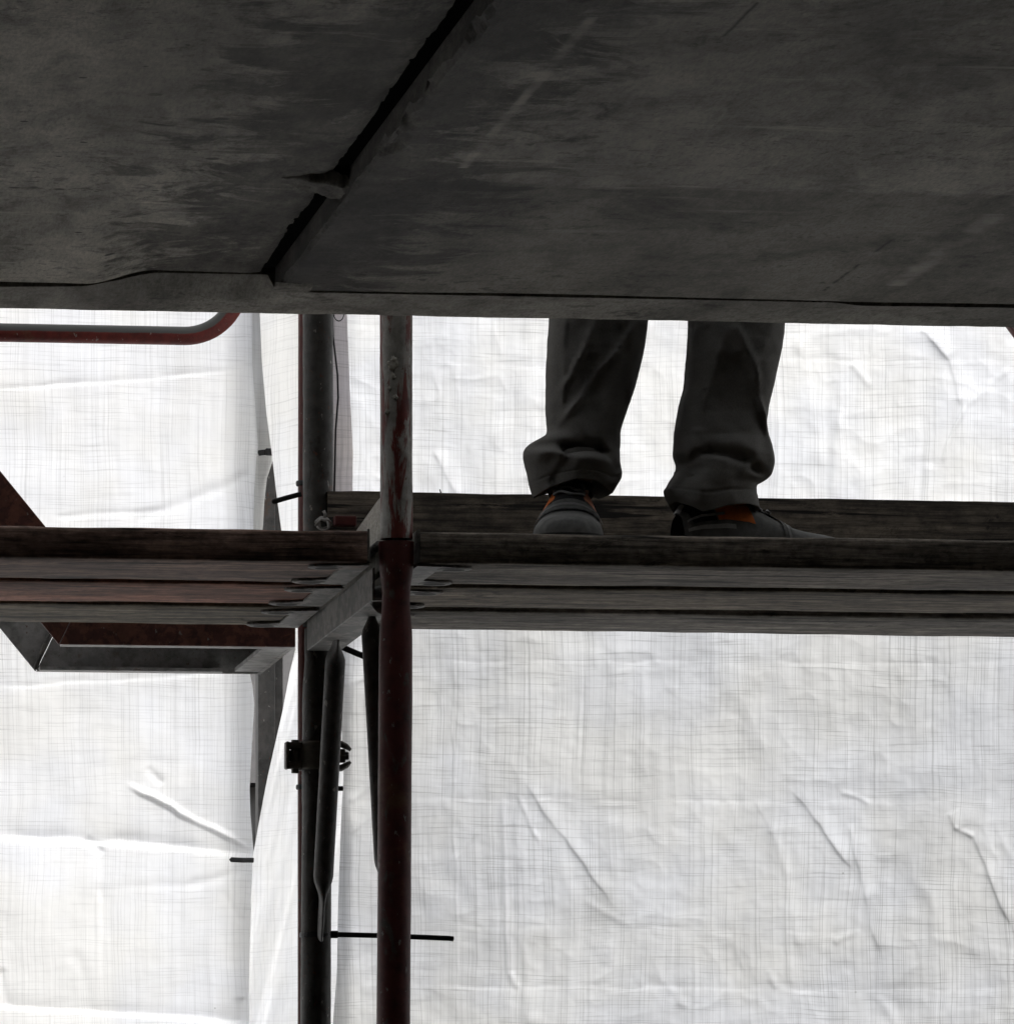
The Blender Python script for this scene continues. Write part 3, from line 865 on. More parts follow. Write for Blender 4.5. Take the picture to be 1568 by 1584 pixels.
# supporting post: a square hollow section with a seam strip beside it
a, b = P(397, 1100, 11.86), P(424, 1100, 11.86)
MB().box(a.x, b.x, 11.835, 11.885, 0.004, 4.2).build('support_post', M['brace'], st, bevel=0.003)
a2, b2 = P(428, 1100, 11.86), P(437, 1100, 11.86)
MB().box(b.x + .0005, b2.x, 11.85, 11.885, 0.004, 4.2).build('post_flange', M['brace'], st, bevel=0.002)
# hand rail: runs in from the left and turns up at its end
RYY = 11.62
pts = []
zr_ = P(150, 517, RYY).z
x_end = P(357, 500, RYY).x
rad = 0.095
xc = P(285, 517, RYY).x
pts.append((xc - 1.7, RYY, zr_ + .002)); pts.append((xc - 0.8, RYY, zr_)); pts.append((xc, RYY, zr_))
for i in range(1, 13):
    a_ = math.radians(70) * i / 12
    pts.append((xc + rad * math.sin(a_), RYY, zr_ + rad * (1 - math.cos(a_))))
e = Vector(pts[-1]); d = Vector((math.cos(math.radians(70)), 0, math.sin(math.radians(70))))
pts.append(tuple(e + d * .25)); pts.append(tuple(e + d * .5))
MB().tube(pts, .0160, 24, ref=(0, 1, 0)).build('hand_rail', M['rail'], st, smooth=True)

# ---------------------------------------------------------------- brace at the far right
q0, q1 = P(1585, 545, 11.02), P(1500, 430, 11.02)
d = (q1 - q0).normalized()
c0 = q0 + Vector((.018, 0, .013))
bt = MB(); bt.tube([c0 - d * 0.18, c0 + d * 1.6], .0225, 18, ref=(0, 1, 0))
tag(bt.build('diagonal_brace', M['red'], smooth=True), 'dark red diagonal brace crossing the upper right corner', 'brace')


# ---------------------------------------------------------------- sheeting
def seg_field(px, py, segs, G=1.0, flip=False):
    """Creases: (x0, y0, x1, y1, width px, height m, kind) -> displacement."""
    h = np.zeros_like(px)
    for (x0, y0, x1, y1, w, a, kind) in segs:
        L_ = math.hypot(x1 - x0, y1 - y0)
        if flip:      # packing folds are faint; the slanting creases point away from the camera
            a = a * (-1.0 if abs(y1 - y0) > 0.3 * L_ else 0.55)
        ux, uy = (x1 - x0) / L_, (y1 - y0) / L_
        s = (px - x0) * ux + (py - y0) * uy
        d = -(px - x0) * uy + (py - y0) * ux
        d = d + 5.0 * vnoise(s / 55.0, s * 0 + x0, 3) + 2.0 * vnoise(s / 17.0, s * 0 + y0, 5)
        tap = np.clip(s / (0.18 * L_) + 0.4, 0, 1) * np.clip((L_ - s) / (0.25 * L_) + 0.3, 0, 1)
        tap = np.where((s < -0.1 * L_) | (s > L_ * 1.1), 0, tap)
        tap = tap * tap * (3 - 2 * tap) * (0.75 + 0.8 * vnoise(s / 40.0, s * 0 + x1, 7))
        if kind == 'r':      # ridge
            h += G * a * tap * np.exp(-(d / w) ** 2)
        elif kind == 'f':    # fold: one soft side, one sharp side
            h += G * a * tap * np.where(d > 0, np.exp(-(d / (w * .7))), np.exp(-(d / (w * 3.0)) ** 2))
        elif kind == 't':    # tent: sharp crest, straight sides
            h += G * a * tap * np.clip(1 - np.abs(d) / w, 0, 1)
    return h


def sheet(name, label, cat, pxs_fn, offs, pys, yplane, hfun, mat, group=None):
    PYg = np.repeat(pys[:, None], len(offs), 1)
    PXg = pxs_fn(pys)[:, None] + offs[None, :]
    Yg = yplane(PXg, PYg) - hfun(PXg, PYg)      # positive height comes towards the camera
    X, Y, Z = PN(PXg, PYg, Yg)
    # keep X and Z of the flat sheet so that the relief is true relief
    X0, _, Z0 = PN(PXg, PYg, yplane(PXg, PYg))
    o = grid_mesh(name, X0, Yg, np.maximum(Z0, 0.02), mat)
    return tag(o, label, cat, group)


def axis(lo, a, b, hi, step, coarse):
    left = a - np.cumsum(np.geomspace(step, coarse, 40)); left = left[left > lo]
    right = b + np.cumsum(np.geomspace(step, coarse, 40)); right = right[right < hi]
    return np.concatenate([[lo], left[::-1], np.arange(a, b, step), right, [hi]])


PYS = axis(-2900, 455, 1600, 3370, 2.2, 200)

# right sheet: taut, folded lines from the packing, crumples hanging from the ties
RS = [(640, 1024, 1568, 1026, 2.2, .0016, 'f'), (640, 1236, 1260, 1242, 3.0, .0020, 'f'), (1260, 1240, 1568, 1236, 3, .0010, 'f'),
      (640, 1527, 1568, 1532, 3.0, .0022, 'f'), (640, 1432, 1568, 1446, 2.2, .0010, 'f'),
      (699, 960, 708, 1600, 2.2, .0014, 't'), (777, 1240, 790, 1530, 5, .0022, 'r'), (800, 1230, 815, 1600, 7, .0020, 'r'),
      (815, 1215, 945, 1395, 5, .0042, 'f'), (800, 1232, 835, 1300, 4, .0022, 'r'), (770, 1235, 660, 1400, 4, .0016, 'r'),
      (855, 1300, 900, 1420, 9, .0025, 'r'), (905, 1395, 990, 1440, 6, .0015, 'r'),
      (1170, 1240, 1215, 1320, 5, .0020, 'f'), (1225, 1225, 1320, 1345, 5, .0042, 'f'), (1205, 1300, 1240, 1480, 7, .0025, 'r'), (1195, 1260, 1238, 1600, 9, .0020, 'r'),
      (1300, 1225, 1345, 1240, 4, .0016, 'r'), (1310, 1280, 1340, 1390, 6, .0030, 'f'), (1335, 1380, 1362, 1480, 6, .0030, 'f'), (1420, 1360, 1475, 1470, 9, .0022, 'r'),
      (1467, 1258, 1478, 1285, 5, .0028, 'f'), (1476, 1280, 1505, 1295, 4, .0035, 'r'), (1503, 1293, 1568, 1440, 5, .0045, 'f'),
      (1475, 1525, 1440, 1600, 6, .002, 'r'), (1290, 1460, 1330, 1440, 5, .0015, 'r'), (1360, 1540, 1400, 1600, 8, .002, 'r'),
      (790, 1505, 800, 1530, 5, .002, 'r'), (1190, 1500, 1200, 1530, 5, .0018, 'r'),
      # above the platform
      (660, 560, 900, 572, 2.2, .0014, 'f'), (1200, 556, 1568, 560, 2.2, .0012, 'f'), (670, 700, 710, 768, 4, .0025, 'f'),
      (1425, 508, 1470, 560, 6, .0045, 'f'), (1468, 556, 1490, 630, 5, .0040, 'f'), (1490, 628, 1458, 715, 5, .0035, 't'), (1560, 570, 1495, 628, 5, .0020, 'r'),
      (1235, 520, 1270, 720, 10, .0030, 'r'), (1300, 640, 1290, 770, 9, .0030, 'r'), (1320, 560, 1345, 600, 6, .0020, 'r'),
      (1400, 720, 1410, 800, 14, .0030, 'r'), (1440, 720, 1430, 790, 10, .0025, 'r'), (800, 540, 830, 760, 16, .0025, 'r'), (760, 500, 770, 760, 20, .0025, 'r'),
      (530, 1060, 600, 1030, 7, .0030, 'r'), (540, 1290, 640, 1225, 6, .0025, 'f'), (540, 1240, 600, 1200, 6, .002, 'r'),
      (1010, 1500, 1060, 1560, 7, .0014, 'r'), (1540, 1280, 1568, 1330, 6, .0015, 'r')]


def h_right(px, py):
    h = seg_field(px, py, RS, 1.3, True)
    up = np.clip((980 - py) / 60, 0, 1)
    h = h + 0.0085 * fbm(px / 230, py / 260, 41, 3)
    h = h + (0.0030 - 0.0010 * up) * fbm(px / 52, py / 60, 43, 3)             # crumpled all over
    h = h + 0.0034 * up * fbm(px / 42, py / 420, 47, 2) + 0.0022 * (1 - up) * fbm(px / 40, py / 500, 49, 2)
    wx, wy = px + 40 * fbm(px / 90, py / 90, 91, 2), py + 40 * fbm(px / 90, py / 90, 93, 2)
    h = h + 0.0052 * np.abs(vnoise(wx / 75, wy / 95, 95)) + 0.0030 * np.abs(vnoise(wx / 33, wy / 38, 97))      # sharp crumples
    h = h + 0.0006 * fbm(px / 15, py / 13, 53, 2)
    e = np.clip((px - 515) / 45.0, 0, 1)
    h = h + 0.012 * (1 - e) ** 2 * np.sin(py / 70.0)
    return h


edge_r = lambda y: lerp(y, [(-2900, 500), (470, 506), (520, 508), (570, 514), (640, 512), (766, 510), (970, 526), (1110, 528), (1200, 532), (1290, 527), (1400, 522), (1500, 520), (1584, 515), (3370, 505)])
offs = np.concatenate([np.arange(0, 1090, 2.2), 1090 + np.cumsum(np.geomspace(3, 260, 55))])
yp_r = lambda px, py: 11.09 + 0.0 * px + 0.05 * np.clip((px - 520) / 300, 0, 1)
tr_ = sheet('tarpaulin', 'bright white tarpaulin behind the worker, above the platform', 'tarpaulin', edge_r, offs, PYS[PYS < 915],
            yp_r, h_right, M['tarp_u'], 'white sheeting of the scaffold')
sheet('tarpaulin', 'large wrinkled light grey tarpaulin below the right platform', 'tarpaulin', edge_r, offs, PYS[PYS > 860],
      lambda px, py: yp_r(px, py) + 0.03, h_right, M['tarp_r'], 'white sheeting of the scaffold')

# middle sheet: hangs loose behind the rear post
edge_m = lambda y: lerp(y, [(-2900, 395), (470, 401), (560, 405), (640, 412), (700, 420), (760, 427), (812, 434), (900, 446), (1005, 456), (1040, 447), (1100, 436), (1200, 414), (1280, 399), (1325, 391), (1400, 388), (1584, 385), (3370, 370)])


def h_mid(px, py):
    low = np.clip((py - 960) / 60, 0, 1)
    s = px + (py - 1000) * 0.23
    h = 0.018 * low * fbm(s / 24, py / 260, 61, 3) + 0.004 * (1 - low) * fbm(px / 34, py / 300, 63, 3)
    h = h + 0.0008 * fbm(px / 14, py / 20, 65, 3)
    return h + seg_field(px, py, [(390, 1362, 470, 1366, 2.5, .0015, 'f')])


offs_m = np.linspace(0, 1.0, 70)
PXw = lambda y: edge_m(y)
pys_m = PYS
wid = 552 - edge_m(pys_m)
PYg = np.repeat(pys_m[:, None], 70, 1); PXg = edge_m(pys_m)[:, None] + wid[:, None] * offs_m[None, :]
ypl = 11.16 + 0.30 * np.clip((530 - PXg) / 140.0, 0, 1)
hm = h_mid(PXg, PYg)
X0, _, Z0 = PN(PXg, PYg, ypl)
tag(grid_mesh('tarpaulin', X0, ypl - hm, np.maximum(Z0, 0.02), M['tarp_m']), 'narrow loose white tarpaulin strip hanging behind the grey rear post', 'tarpaulin', 'white sheeting of the scaffold')

# left sheet: behind the stair, gathered at its right edge
LS = [(0, 602, 370, 575, 2.2, .0020, 'f'), (160, 600, 185, 800, 4, .0015, 'f'), (90, 800, 260, 790, 5, .002, 'r'), (200, 812, 400, 730, 9, .003, 'r'),
      (0, 1063, 390, 1040, 2.5, .0015, 'f'),
      (0, 1296, 150, 1300, 4, .004, 'f'), (165, 1299, 390, 1326, 4, .004, 'f'), (130, 1300, 160, 1320, 6, .006, 'r'), (205, 1216, 385, 1312, 7, -.0065, 't'), (225, 1190, 250, 1215, 6, .003, 'r'),
      (155, 1310, 162, 1600, 5, .0022, 'f'), (0, 1558, 110, 1563, 4, .002, 'f'), (110, 1562, 385, 1582, 4, .002, 'f'), (0, 1500, 14, 1560, 6, .003, 'r'),
      (345, 1380, 375, 1430, 6, .0015, 'r'), (290, 1370, 390, 1345, 8, .002, 'r'), (370, 1545, 372, 1584, 8, .004, 'r'), (180, 1370, 310, 1370, 8, .0012, 'r'),
      (120, 1470, 135, 1580, 9, .002, 'r'), (195, 1180, 270, 1180, 10, .001, 'r')]


def h_left(px, py):
    h = seg_field(px, py, LS, 1.3)
    h = h + 0.010 * fbm(px / 240, py / 230, 71, 3) + 0.0016 * fbm(px / 55, py / 70, 73, 3) + 0.0004 * fbm(px / 15, py / 16, 75, 2)
    # sags out above the two horizontal folds
    for yc, am in ((1300, .011), (1562, .008)):
        d = (yc + (px - 100) * 0.07 - py)
        h = h + am * np.where(d > 0, np.exp(-(d / 60.0)), np.exp(-((d / 2.6) ** 2)))
    e = np.clip((400 - px) / 26.0, 0, 1)
    up = np.clip((900 - py) / 60, 0, 1)
    h = h - (0.016 * up + 0.012 * (1 - up)) * (1 - e) ** 2
    return h


edge_l = lambda y: lerp(y, [(-2900, 425), (480, 425), (690, 426), (712, 422), (740, 413), (775, 409), (812, 407), (1030, 384), (1060, 391), (1090, 394), (1150, 390), (1220, 386), (1260, 387), (1320, 392), (1345, 400), (1584, 400), (3370, 400)])
offs_l = -np.concatenate([np.arange(0, 420, 3.0), 420 + np.cumsum(np.geomspace(3, 260, 52))])
tl_ = sheet('tarpaulin', 'bright white tarpaulin on the left, sagging in folds behind the steel stair', 'tarpaulin', edge_l, offs_l, PYS,
      lambda px, py: 11.775 + 0 * px, h_left, M['tarp_l'], 'white sheeting of the scaffold')


def hem(parent, x0f, x1f, y0, y1, yfun, mat, seed):
    """Doubled border of a sheet, folded over on the camera's side."""
    pys = np.arange(y0, y1, 4.0)
    u = np.linspace(0, 1, 14)
    PYg = np.repeat(pys[:, None], 14, 1)
    PXg = x0f(pys)[:, None] + (x1f(pys) - x0f(pys))[:, None] * u[None, :]
    Yp = yfun(PXg, PYg) - 0.006 - 0.004 * fbm(PXg / 9, PYg / 90, seed, 3)
    X, _, Z = PN(PXg, PYg, Yp)
    return grid_mesh('hem', X, Yp, Z, mat, parent)


hem(tr_, lambda y: 0 * y + 513, lambda y: lerp(y, [(380, 530), (470, 536), (600, 541), (700, 546), (780, 545)]), 380, 782, lambda px, py: 11.09 - h_right(px, py) + .05 * np.clip((px - 520) / 300, 0, 1), M['hem_r'], 5)
hem(tl_, lambda y: lerp(y, [(380, 391), (560, 390), (690, 399), (715, 396), (760, 393), (812, 392), (830, 392)]), lambda y: edge_l(y) + 0.0, 380, 830, lambda px, py: 11.775 - h_left(px, py), M['hem_l'], 8)
# black cord hanging beside the rear post
cd = MB(); cd.tube([P(514, 440, 11.03), P(515, 520, 11.03), P(522, 580, 11.03), P(523, 615, 11.03), P(519, 665, 11.03), P(517, 760, 11.03)], .0016, 7, ref=(0, 1, 0))
tag(cd.build('black_cord', M['black'], smooth=True), 'thin black cord bulging out along the right side of the rear post', 'cord')

# ---------------------------------------------------------------- cable ties
def cable_tie(pts, label, head=True, w=.0042, loop=None):
    pts = [Vector(p) for p in pts]
    t = thing('cable_tie', pts[0], label, 'cable tie', 'black cable ties')
    n = len(pts)
    rad = [(.0012, w)] * (n - 1) + [(.0008, w * .35)]
    mid = pts[:-1] + [pts[-2].lerp(pts[-1], .88), pts[-1]]
    MB().tube(mid, [(.0012, w)] * n + [(.0008, w * .3)], 8, ref=(0, 1, 0)).build('strap', M['black'], t)
    if head:
        p = pts[0]
        MB().box(p.x - .006, p.x + .006, p.y - .006, p.y + .006, p.z - .006, p.z + .006).build('head', M['black'], t, bevel=.0015)
    if loop:
        cx, cy, cz_, r = loop
        ring = [(cx + r * math.cos(2 * math.pi * i / 28), cy + r * math.sin(2 * math.pi * i / 28), cz_) for i in range(29)]
        MB().tube(ring, [(w, .0012)] * 29, 6, ref=(0, 0, 1)).build('loop', M['black'], t)
    return t


zt_ = P(500, 1447, RY).z
xt_ = XR_ + .006 * (zt_ - Z_PT)
cable_tie([P(517, 1446, 10.955), P(600, 1448, 10.97), P(695, 1452, 10.98), P(702, 1453, 10.98)], 'long black cable tie tail reaching right from the rear post near the bottom', loop=(xt_, RY, zt_, .0262))
cable_tie([P(466, 764, 11.03), P(440, 771, 11.03), P(420, 777, 11.03)], 'black cable tie tail pointing left from the thin red tube above the platform', head=False, loop=(P(474, 748, 11.06).x, 11.06, P(474, 748, 11.06).z, .0165))
cable_tie([P(416, 699, 11.74), P(405, 700, 11.74), P(399, 701, 11.74)], 'short black cable tie gathering the edge of the left tarpaulin', w=.005)
cable_tie([P(524, 999, 11.06), P(552, 1011, 11.06), P(575, 1020, 11.06)], 'black cable tie slanting down between the two knee braces', w=.005, head=False)
cable_tie([P(392, 1331, 11.43), P(375, 1331, 11.45), P(355, 1330, 11.47)], 'black cable tie tail pointing left at the low corner of the loose strip', head=False)
cable_tie([P(518, 1220, 11.05), P(524, 1220, 11.05), P(531, 1220, 11.05)], 'tiny black cable tie in the slit right of the rear post, under the coupler', head=False, w=.004, loop=(P(474, 1218, 11.06).x, 11.06, P(474, 1218, 11.06).z, .0165))

# ---------------------------------------------------------------- wire loop and knotted tie wire
q = P(524, 484, 11.03)
ring = [(q.x + .0085 * math.cos(2 * math.pi * i / 24), 11.03, q.z + .013 * math.sin(2 * math.pi * i / 24)) for i in range(25)]
tag(MB().tube(ring, .0009, 6, ref=(0, 1, 0)).build('wire_loop', M['black'], smooth=True), 'small thin wire loop hanging under the slab edge beside the rear post', 'wire')
wk = MB()
a = P(500, 806, 10.93)
ring = [(a.x + (.010 - .002 * math.sin(t * .7)) * math.cos(t) + .002 * math.sin(2.3 * t), 10.93 + .008 * math.sin(t * 1.5), a.z + .009 * math.sin(t) * (1 + .3 * math.cos(t * .5)) - .004) for t in np.linspace(0, 5 * math.pi, 50)]
wk.tube(ring, .0017, 7, ref=(0, 1, 0))
wk.tube([P(501, 806, 10.928), P(503, 795, 10.925), P(500, 790, 10.925)], .0026, 7, ref=(0, 1, 0))
wk.tube([P(503, 806, 10.92), P(496, 803, 10.915), P(488, 813, 10.91)], .0022, 7, ref=(0, 1, 0))
tag(wk.build('tie_wire_knot', M['wire'], smooth=True), 'pale knot of tie wire on the rear post just above the left platform', 'wire')

# ---------------------------------------------------------------- the worker
LY, RYL = 10.45, 10.42
pc = P(1030, 826, 10.38)
person = thing('person', (pc.x, 10.38, Z_PT), 'worker in dark grey trousers and grey-orange safety shoes standing on the right platform', 'person')


def trouser_leg(tab, hem, folds, yc, seed, top_c, depth, name='trouser_leg'):
    ys = np.array([t[0] for t in tab]); xl_ = np.array([t[1] for t in tab]); xr2 = np.array([t[2] for t in tab])
    n, m = 80, 150
    y_lo = ys.min(); y_hi = ys.max()
    yr = np.linspace(y_lo, y_hi, m)
    k = np.array([1, 2, 3, 2, 1.0]); k /= k.sum()
    sm = lambda a: np.convolve(np.pad(a, 2, mode='edge'), k, 'valid')
    L_, R_ = sm(np.interp(yr, ys, xl_)) + 1.0 * fbm(yr / 22, yr * 0, seed + 2, 3), sm(np.interp(yr, ys, xr2)) + 1.0 * fbm(yr / 22, yr * 0, seed + 4, 3)
    th = np.linspace(0, 2 * math.pi, n, endpoint=False)
    T, Yr = np.meshgrid(th, yr)
    C_ = ((L_ + R_) / 2)[:, None]; Wd = ((R_ - L_) / 2)[:, None]
    PX = C_ + Wd * np.sign(np.cos(T)) * np.abs(np.cos(T)) ** 0.9
    v = ((Yr - y_lo) / (y_hi - y_lo))
    hy = lerp(PX, hem)
    PYv = Yr + np.clip((v - 0.80) / 0.20, 0, 1) ** 1.3 * (hy - y_hi)
    dep = lerp(yr, depth)[:, None]
    S = np.sin(T)
    D = -dep * np.sign(S) * np.abs(S) ** 0.85           # front (towards camera) for S > 0
    front = np.clip(S, 0, 1) ** 0.5
    D = D - front * seg_field(PX, PYv, folds, 1.35)
    D = D - 0.008 * front * fbm(PX / 45, PYv / 70, seed, 3) - 0.0010 * front * fbm(PX / 12, PYv / 14, seed + 5, 2)
    wx = PX + 0.45 * PYv
    D = D - 0.0065 * front * (0.5 - np.abs(vnoise(wx / 34, PYv / 60, seed + 9))) - 0.003 * front * np.abs(vnoise((PX - 0.5 * PYv) / 17, PYv / 30, seed + 11))
    D = D + 0.0022 * np.exp(-((v - 0.925) / 0.006) ** 2)      # hem stitching
    Yw = yc + D
    X, _, Z = PN(PX, PYv, yc + 0 * PX)
    # the leg goes on up to the hip
    rows_x, rows_y, rows_z = [], [], []
    ztop = Z[0].mean(); hip_z = Z_PT + 0.86
    for s_ in np.linspace(1, 0, 14)[:-1]:
        zz = ztop + (hip_z - ztop) * s_
        cx0 = X[0].mean() + (top_c - X[0].mean()) * s_
        wx = (X[0].max() - X[0].min()) / 2 * (1 + 0.30 * s_)
        wy = dep[0, 0] * (1 + 0.35 * s_)
        rows_x.append(cx0 + wx * np.cos(th)); rows_y.append(yc - 0.0 + (10.40 - yc) * s_ - wy * np.sin(th)); rows_z.append(0 * th + zz)
    X = np.concatenate([np.array(rows_x), X]); Yw = np.concatenate([np.array(rows_y), Yw]); Z = np.concatenate([np.array(rows_z), Z])
    # turn the hem inwards so that the cloth has thickness
    cxm, cym = X[-1].mean(), Yw[-1].mean()
    for kk, dz in ((0.955, 0.000), (0.94, 0.02), (0.90, 0.05)):
        X = np.concatenate([X, [cxm + (X[m + 12] - cxm) * kk]]); Yw = np.concatenate([Yw, [cym + (Yw[m + 12] - cym) * kk]]); Z = np.concatenate([Z, [Z[m + 12] + dz]])
    return X, Yw, Z


tabL = [(470, 851, 1004), (497, 850, 1000), (530, 848, 997), (560, 846, 991), (600, 845, 981), (630, 845, 970), (650, 846, 964), (662, 848, 960), (672, 846, 958), (680, 832, 958), (687, 818, 958), (695, 811, 957), (705, 810, 957), (720, 813, 957), (735, 817, 959), (745, 819, 960), (757, 822, 958), (770, 826, 945)]
hemL = [(810, 768), (826, 769), (838, 762), (858, 755), (880, 750), (905, 751), (922, 758), (934, 766), (945, 764), (958, 752)]
foldsL = [(975, 505, 848, 672, 8, .018, 't'), (915, 495, 855, 620, 7, .010, 't'), (866, 500, 862, 650, 4, .006, 't'), (812, 688, 862, 700, 9, -.022, 'r'), (858, 700, 925, 701, 9, -.026, 'r'), (920, 700, 953, 735, 7, -.016, 'r'),
          (885, 694, 935, 702, 5, .010, 'r'), (820, 712, 856, 708, 9, .014, 'r'), (857, 710, 835, 765, 6, .011, 'r'), (850, 715, 842, 760, 8, -.010, 'r'),
          (870, 720, 950, 725, 14, .012, 'r'), (935, 715, 955, 745, 6, .010, 'r'), (960, 495, 966, 640, 5, .011, 'f'), (858, 640, 900, 690, 12, .010, 'r'), (905, 560, 900, 650, 22, -.010, 'r')]
tabR = [(470, 1067, 1215), (497, 1066, 1212), (520, 1065, 1210), (540, 1064, 1207), (600, 1058, 1194), (630, 1050, 1186), (660, 1045, 1182), (675, 1043, 1184), (690, 1042, 1189), (705, 1043, 1193), (717, 1047, 1194), (727, 1046, 1193), (737, 1041, 1190), (745, 1037, 1181), (750, 1035, 1168), (758, 1032, 1166), (768, 1028, 1168), (780, 1030, 1170), (790, 1038, 1172)]
hemR = [(1026, 770), (1034, 776), (1050, 787), (1072, 800), (1090, 797), (1110, 791), (1140, 787), (1172, 790)]
foldsR = [(1046, 726, 1080, 708, 8, -.018, 'r'), (1078, 708, 1150, 720, 9, -.022, 'r'), (1148, 730, 1185, 744, 7, -.022, 'r'), (1066, 716, 1120, 718, 6, .010, 'r'), (1118, 515, 1152, 580, 9, .010, 'r'), (1150, 575, 1186, 705, 8, .012, 't'), (1172, 640, 1190, 730, 10, .012, 'r'),
          (1082, 500, 1074, 700, 3, .005, 't'), (1100, 545, 1080, 620, 6, .008, 't'), (1066, 525, 1085, 505, 6, .008, 'r'), (1068, 670, 1050, 720, 7, .012, 'r'), (1118, 560, 1112, 680, 26, -.007, 'r'), (1065, 725, 1035, 765, 8, -.010, 'r'), (1075, 735, 1060, 795, 12, .010, 'r')]
dep = [(470, .088), (600, .082), (680, .078), (710, .090), (800, .088)]
XA, YA, ZA = trouser_leg(tabL, hemL, foldsL, LY, 81, pc.x - 0.085, dep)
XB, YB_, ZB = trouser_leg(tabR, hemR, foldsR, RYL, 87, pc.x + 0.085, dep)
oA = grid_mesh('trousers', XA, YA, ZA, M['trousers'], person, wrap=True)
oB = grid_mesh('trousers', XB, YB_, ZB, M['trousers'], person, wrap=True)
# seat of the trousers joins both legs
th = np.linspace(0, 2 * math.pi, 80, endpoint=False)
hz = np.array([.80, .84, .90, .98, 1.06, 1.10]); hw = np.array([.165, .185, .19, .185, .17, .168]); hd = np.array([.10, .13, .14, .13, .12, .118])
seat = grid_mesh('trouser_seat', pc.x + hw[:, None] * np.cos(th), 10.40 + hd[:, None] * np.sin(th), Z_PT + hz[:, None] + 0 * th, M['trousers'], person, wrap=True)
# one pair of trousers, one mesh
bm = bmesh.new()
for o in (oA, oB, seat):
    bm.from_mesh(o.data)
bm.to_mesh(oA.data); bm.free()
oA.data.polygons.foreach_set('use_smooth', [True] * len(oA.data.polygons))
bpy.data.objects.remove(oB); bpy.data.objects.remove(seat)
oA.name = 'trousers'

# body: one skinned figure (ankles to head), mostly hidden by the slab and the cloth
hipL, hipR = Vector((pc.x - .09, 10.40, Z_PT + .92)), Vector((pc.x + .09, 10.40, Z_PT + .92))
ankL = P(880, 780, 10.47); ankR = P(1105, 800, 10.41)
ankL.z = Z_PT + .085; ankR.z = Z_PT + .085
kneL = Vector((P(925, 480, 10.36).x, 10.45, Z_PT + .50)); kneR = Vector((P(1130, 480, 10.4).x, 10.42, Z_PT + .50))
pel = Vector((pc.x, 10.40, Z_PT + 1.00))
bv = [pel, hipL, kneL, ankL, hipR, kneR, ankR, pel + Vector((0, 0, .22)), pel + Vector((0, -.01, .42)), pel + Vector((0, 0, .52)), pel + Vector((0, -.02, .58)), pel + Vector((0, -.02, .68)), pel + Vector((0, -.015, .76)),
      pel + Vector((-.19, 0, .44)), pel + Vector((-.25, -.06, .16)), pel + Vector((-.20, -.28, .08)), pel + Vector((.19, 0, .44)), pel + Vector((.25, -.06, .16)), pel + Vector((.20, -.28, .08))]
be = [(0, 1), (1, 2), (2, 3), (0, 4), (4, 5), (5, 6), (0, 7), (7, 8), (8, 9), (9, 10), (10, 11), (11, 12), (8, 13), (13, 14), (14, 15), (8, 16), (16, 17), (17, 18)]
br = [.12, .075, .05, .033, .075, .05, .033, .125, .13, .055, .06, .08, .06, .055, .042, .030, .055, .042, .030]
# five fingers on each hand, curled on a grip
for hnd in (15, 18):
    h0 = bv[hnd]; s = -1 if hnd == 15 else 1
    palm = len(bv); bv.append(h0 + Vector((0, -.075, -.01))); br.append(.028); be.append((hnd, palm))
    for i, ln in enumerate((.066, .076, .071, .056)):
        p1 = bv[palm] + Vector((s * (-.028 + .018 * i), -.030, 0)); p2 = p1 + Vector((0, -ln * .5, -.012)); p3 = p2 + Vector((0, -ln * .12, -ln * .5))
        i0 = len(bv); bv += [p1, p2, p3]; br += [.010, .009, .008]; be += [(palm, i0), (i0, i0 + 1), (i0 + 1, i0 + 2)]
    i0 = len(bv); t1 = h0 + Vector((-s * .035, -.045, -.008)); bv += [t1, t1 + Vector((-s * .012, -.035, -.015))]; br += [.012, .010]; be += [(hnd, i0), (i0, i0 + 1)]
me = bpy.data.meshes.new('body'); me.from_pydata([tuple(v) for v in bv], be, [])
me.materials.append(M['skin'])
bo = bpy.data.objects.new('body', me); COL.objects.link(bo); bo.parent = person; bo.matrix_parent_inverse = Matrix.Translation(person.location).inverted()
bo.modifiers.new('skin', 'SKIN'); sb = bo.modifiers.new('sub', 'SUBSURF'); sb.levels = 1; sb.render_levels = 2
sk = me.skin_vertices[0].data
for i, r in enumerate(br):
    sk[i].radius = (r, r)
sk[0].use_root = True
# jacket over the torso and arms
jw = [(1.02, .185, .130), (1.10, .185, .135), (1.25, .19, .14), (1.38, .205, .145), (1.46, .19, .13), (1.50, .13, .10), (1.53, .075, .075)]
X = np.array([[pc.x + w * math.cos(t) for t in th] for _, w, _ in jw]); Y = np.array([[10.40 + d_ * math.sin(t) for t in th] for _, _, d_ in jw]); Z = np.array([[Z_PT + z + .01 for _ in th] for z, _, _ in jw])
grid_mesh('jacket', X, Y, Z, M['jacket'], person, wrap=True)
for s in (13, 16):
    MB().tube([bv[s] + Vector((0, 0, .0)), bv[s + 1], bv[s + 2]], [.072, .058, .046], 16, ref=(1, 0, 0)).build('sleeve', M['jacket'], person, smooth=True)
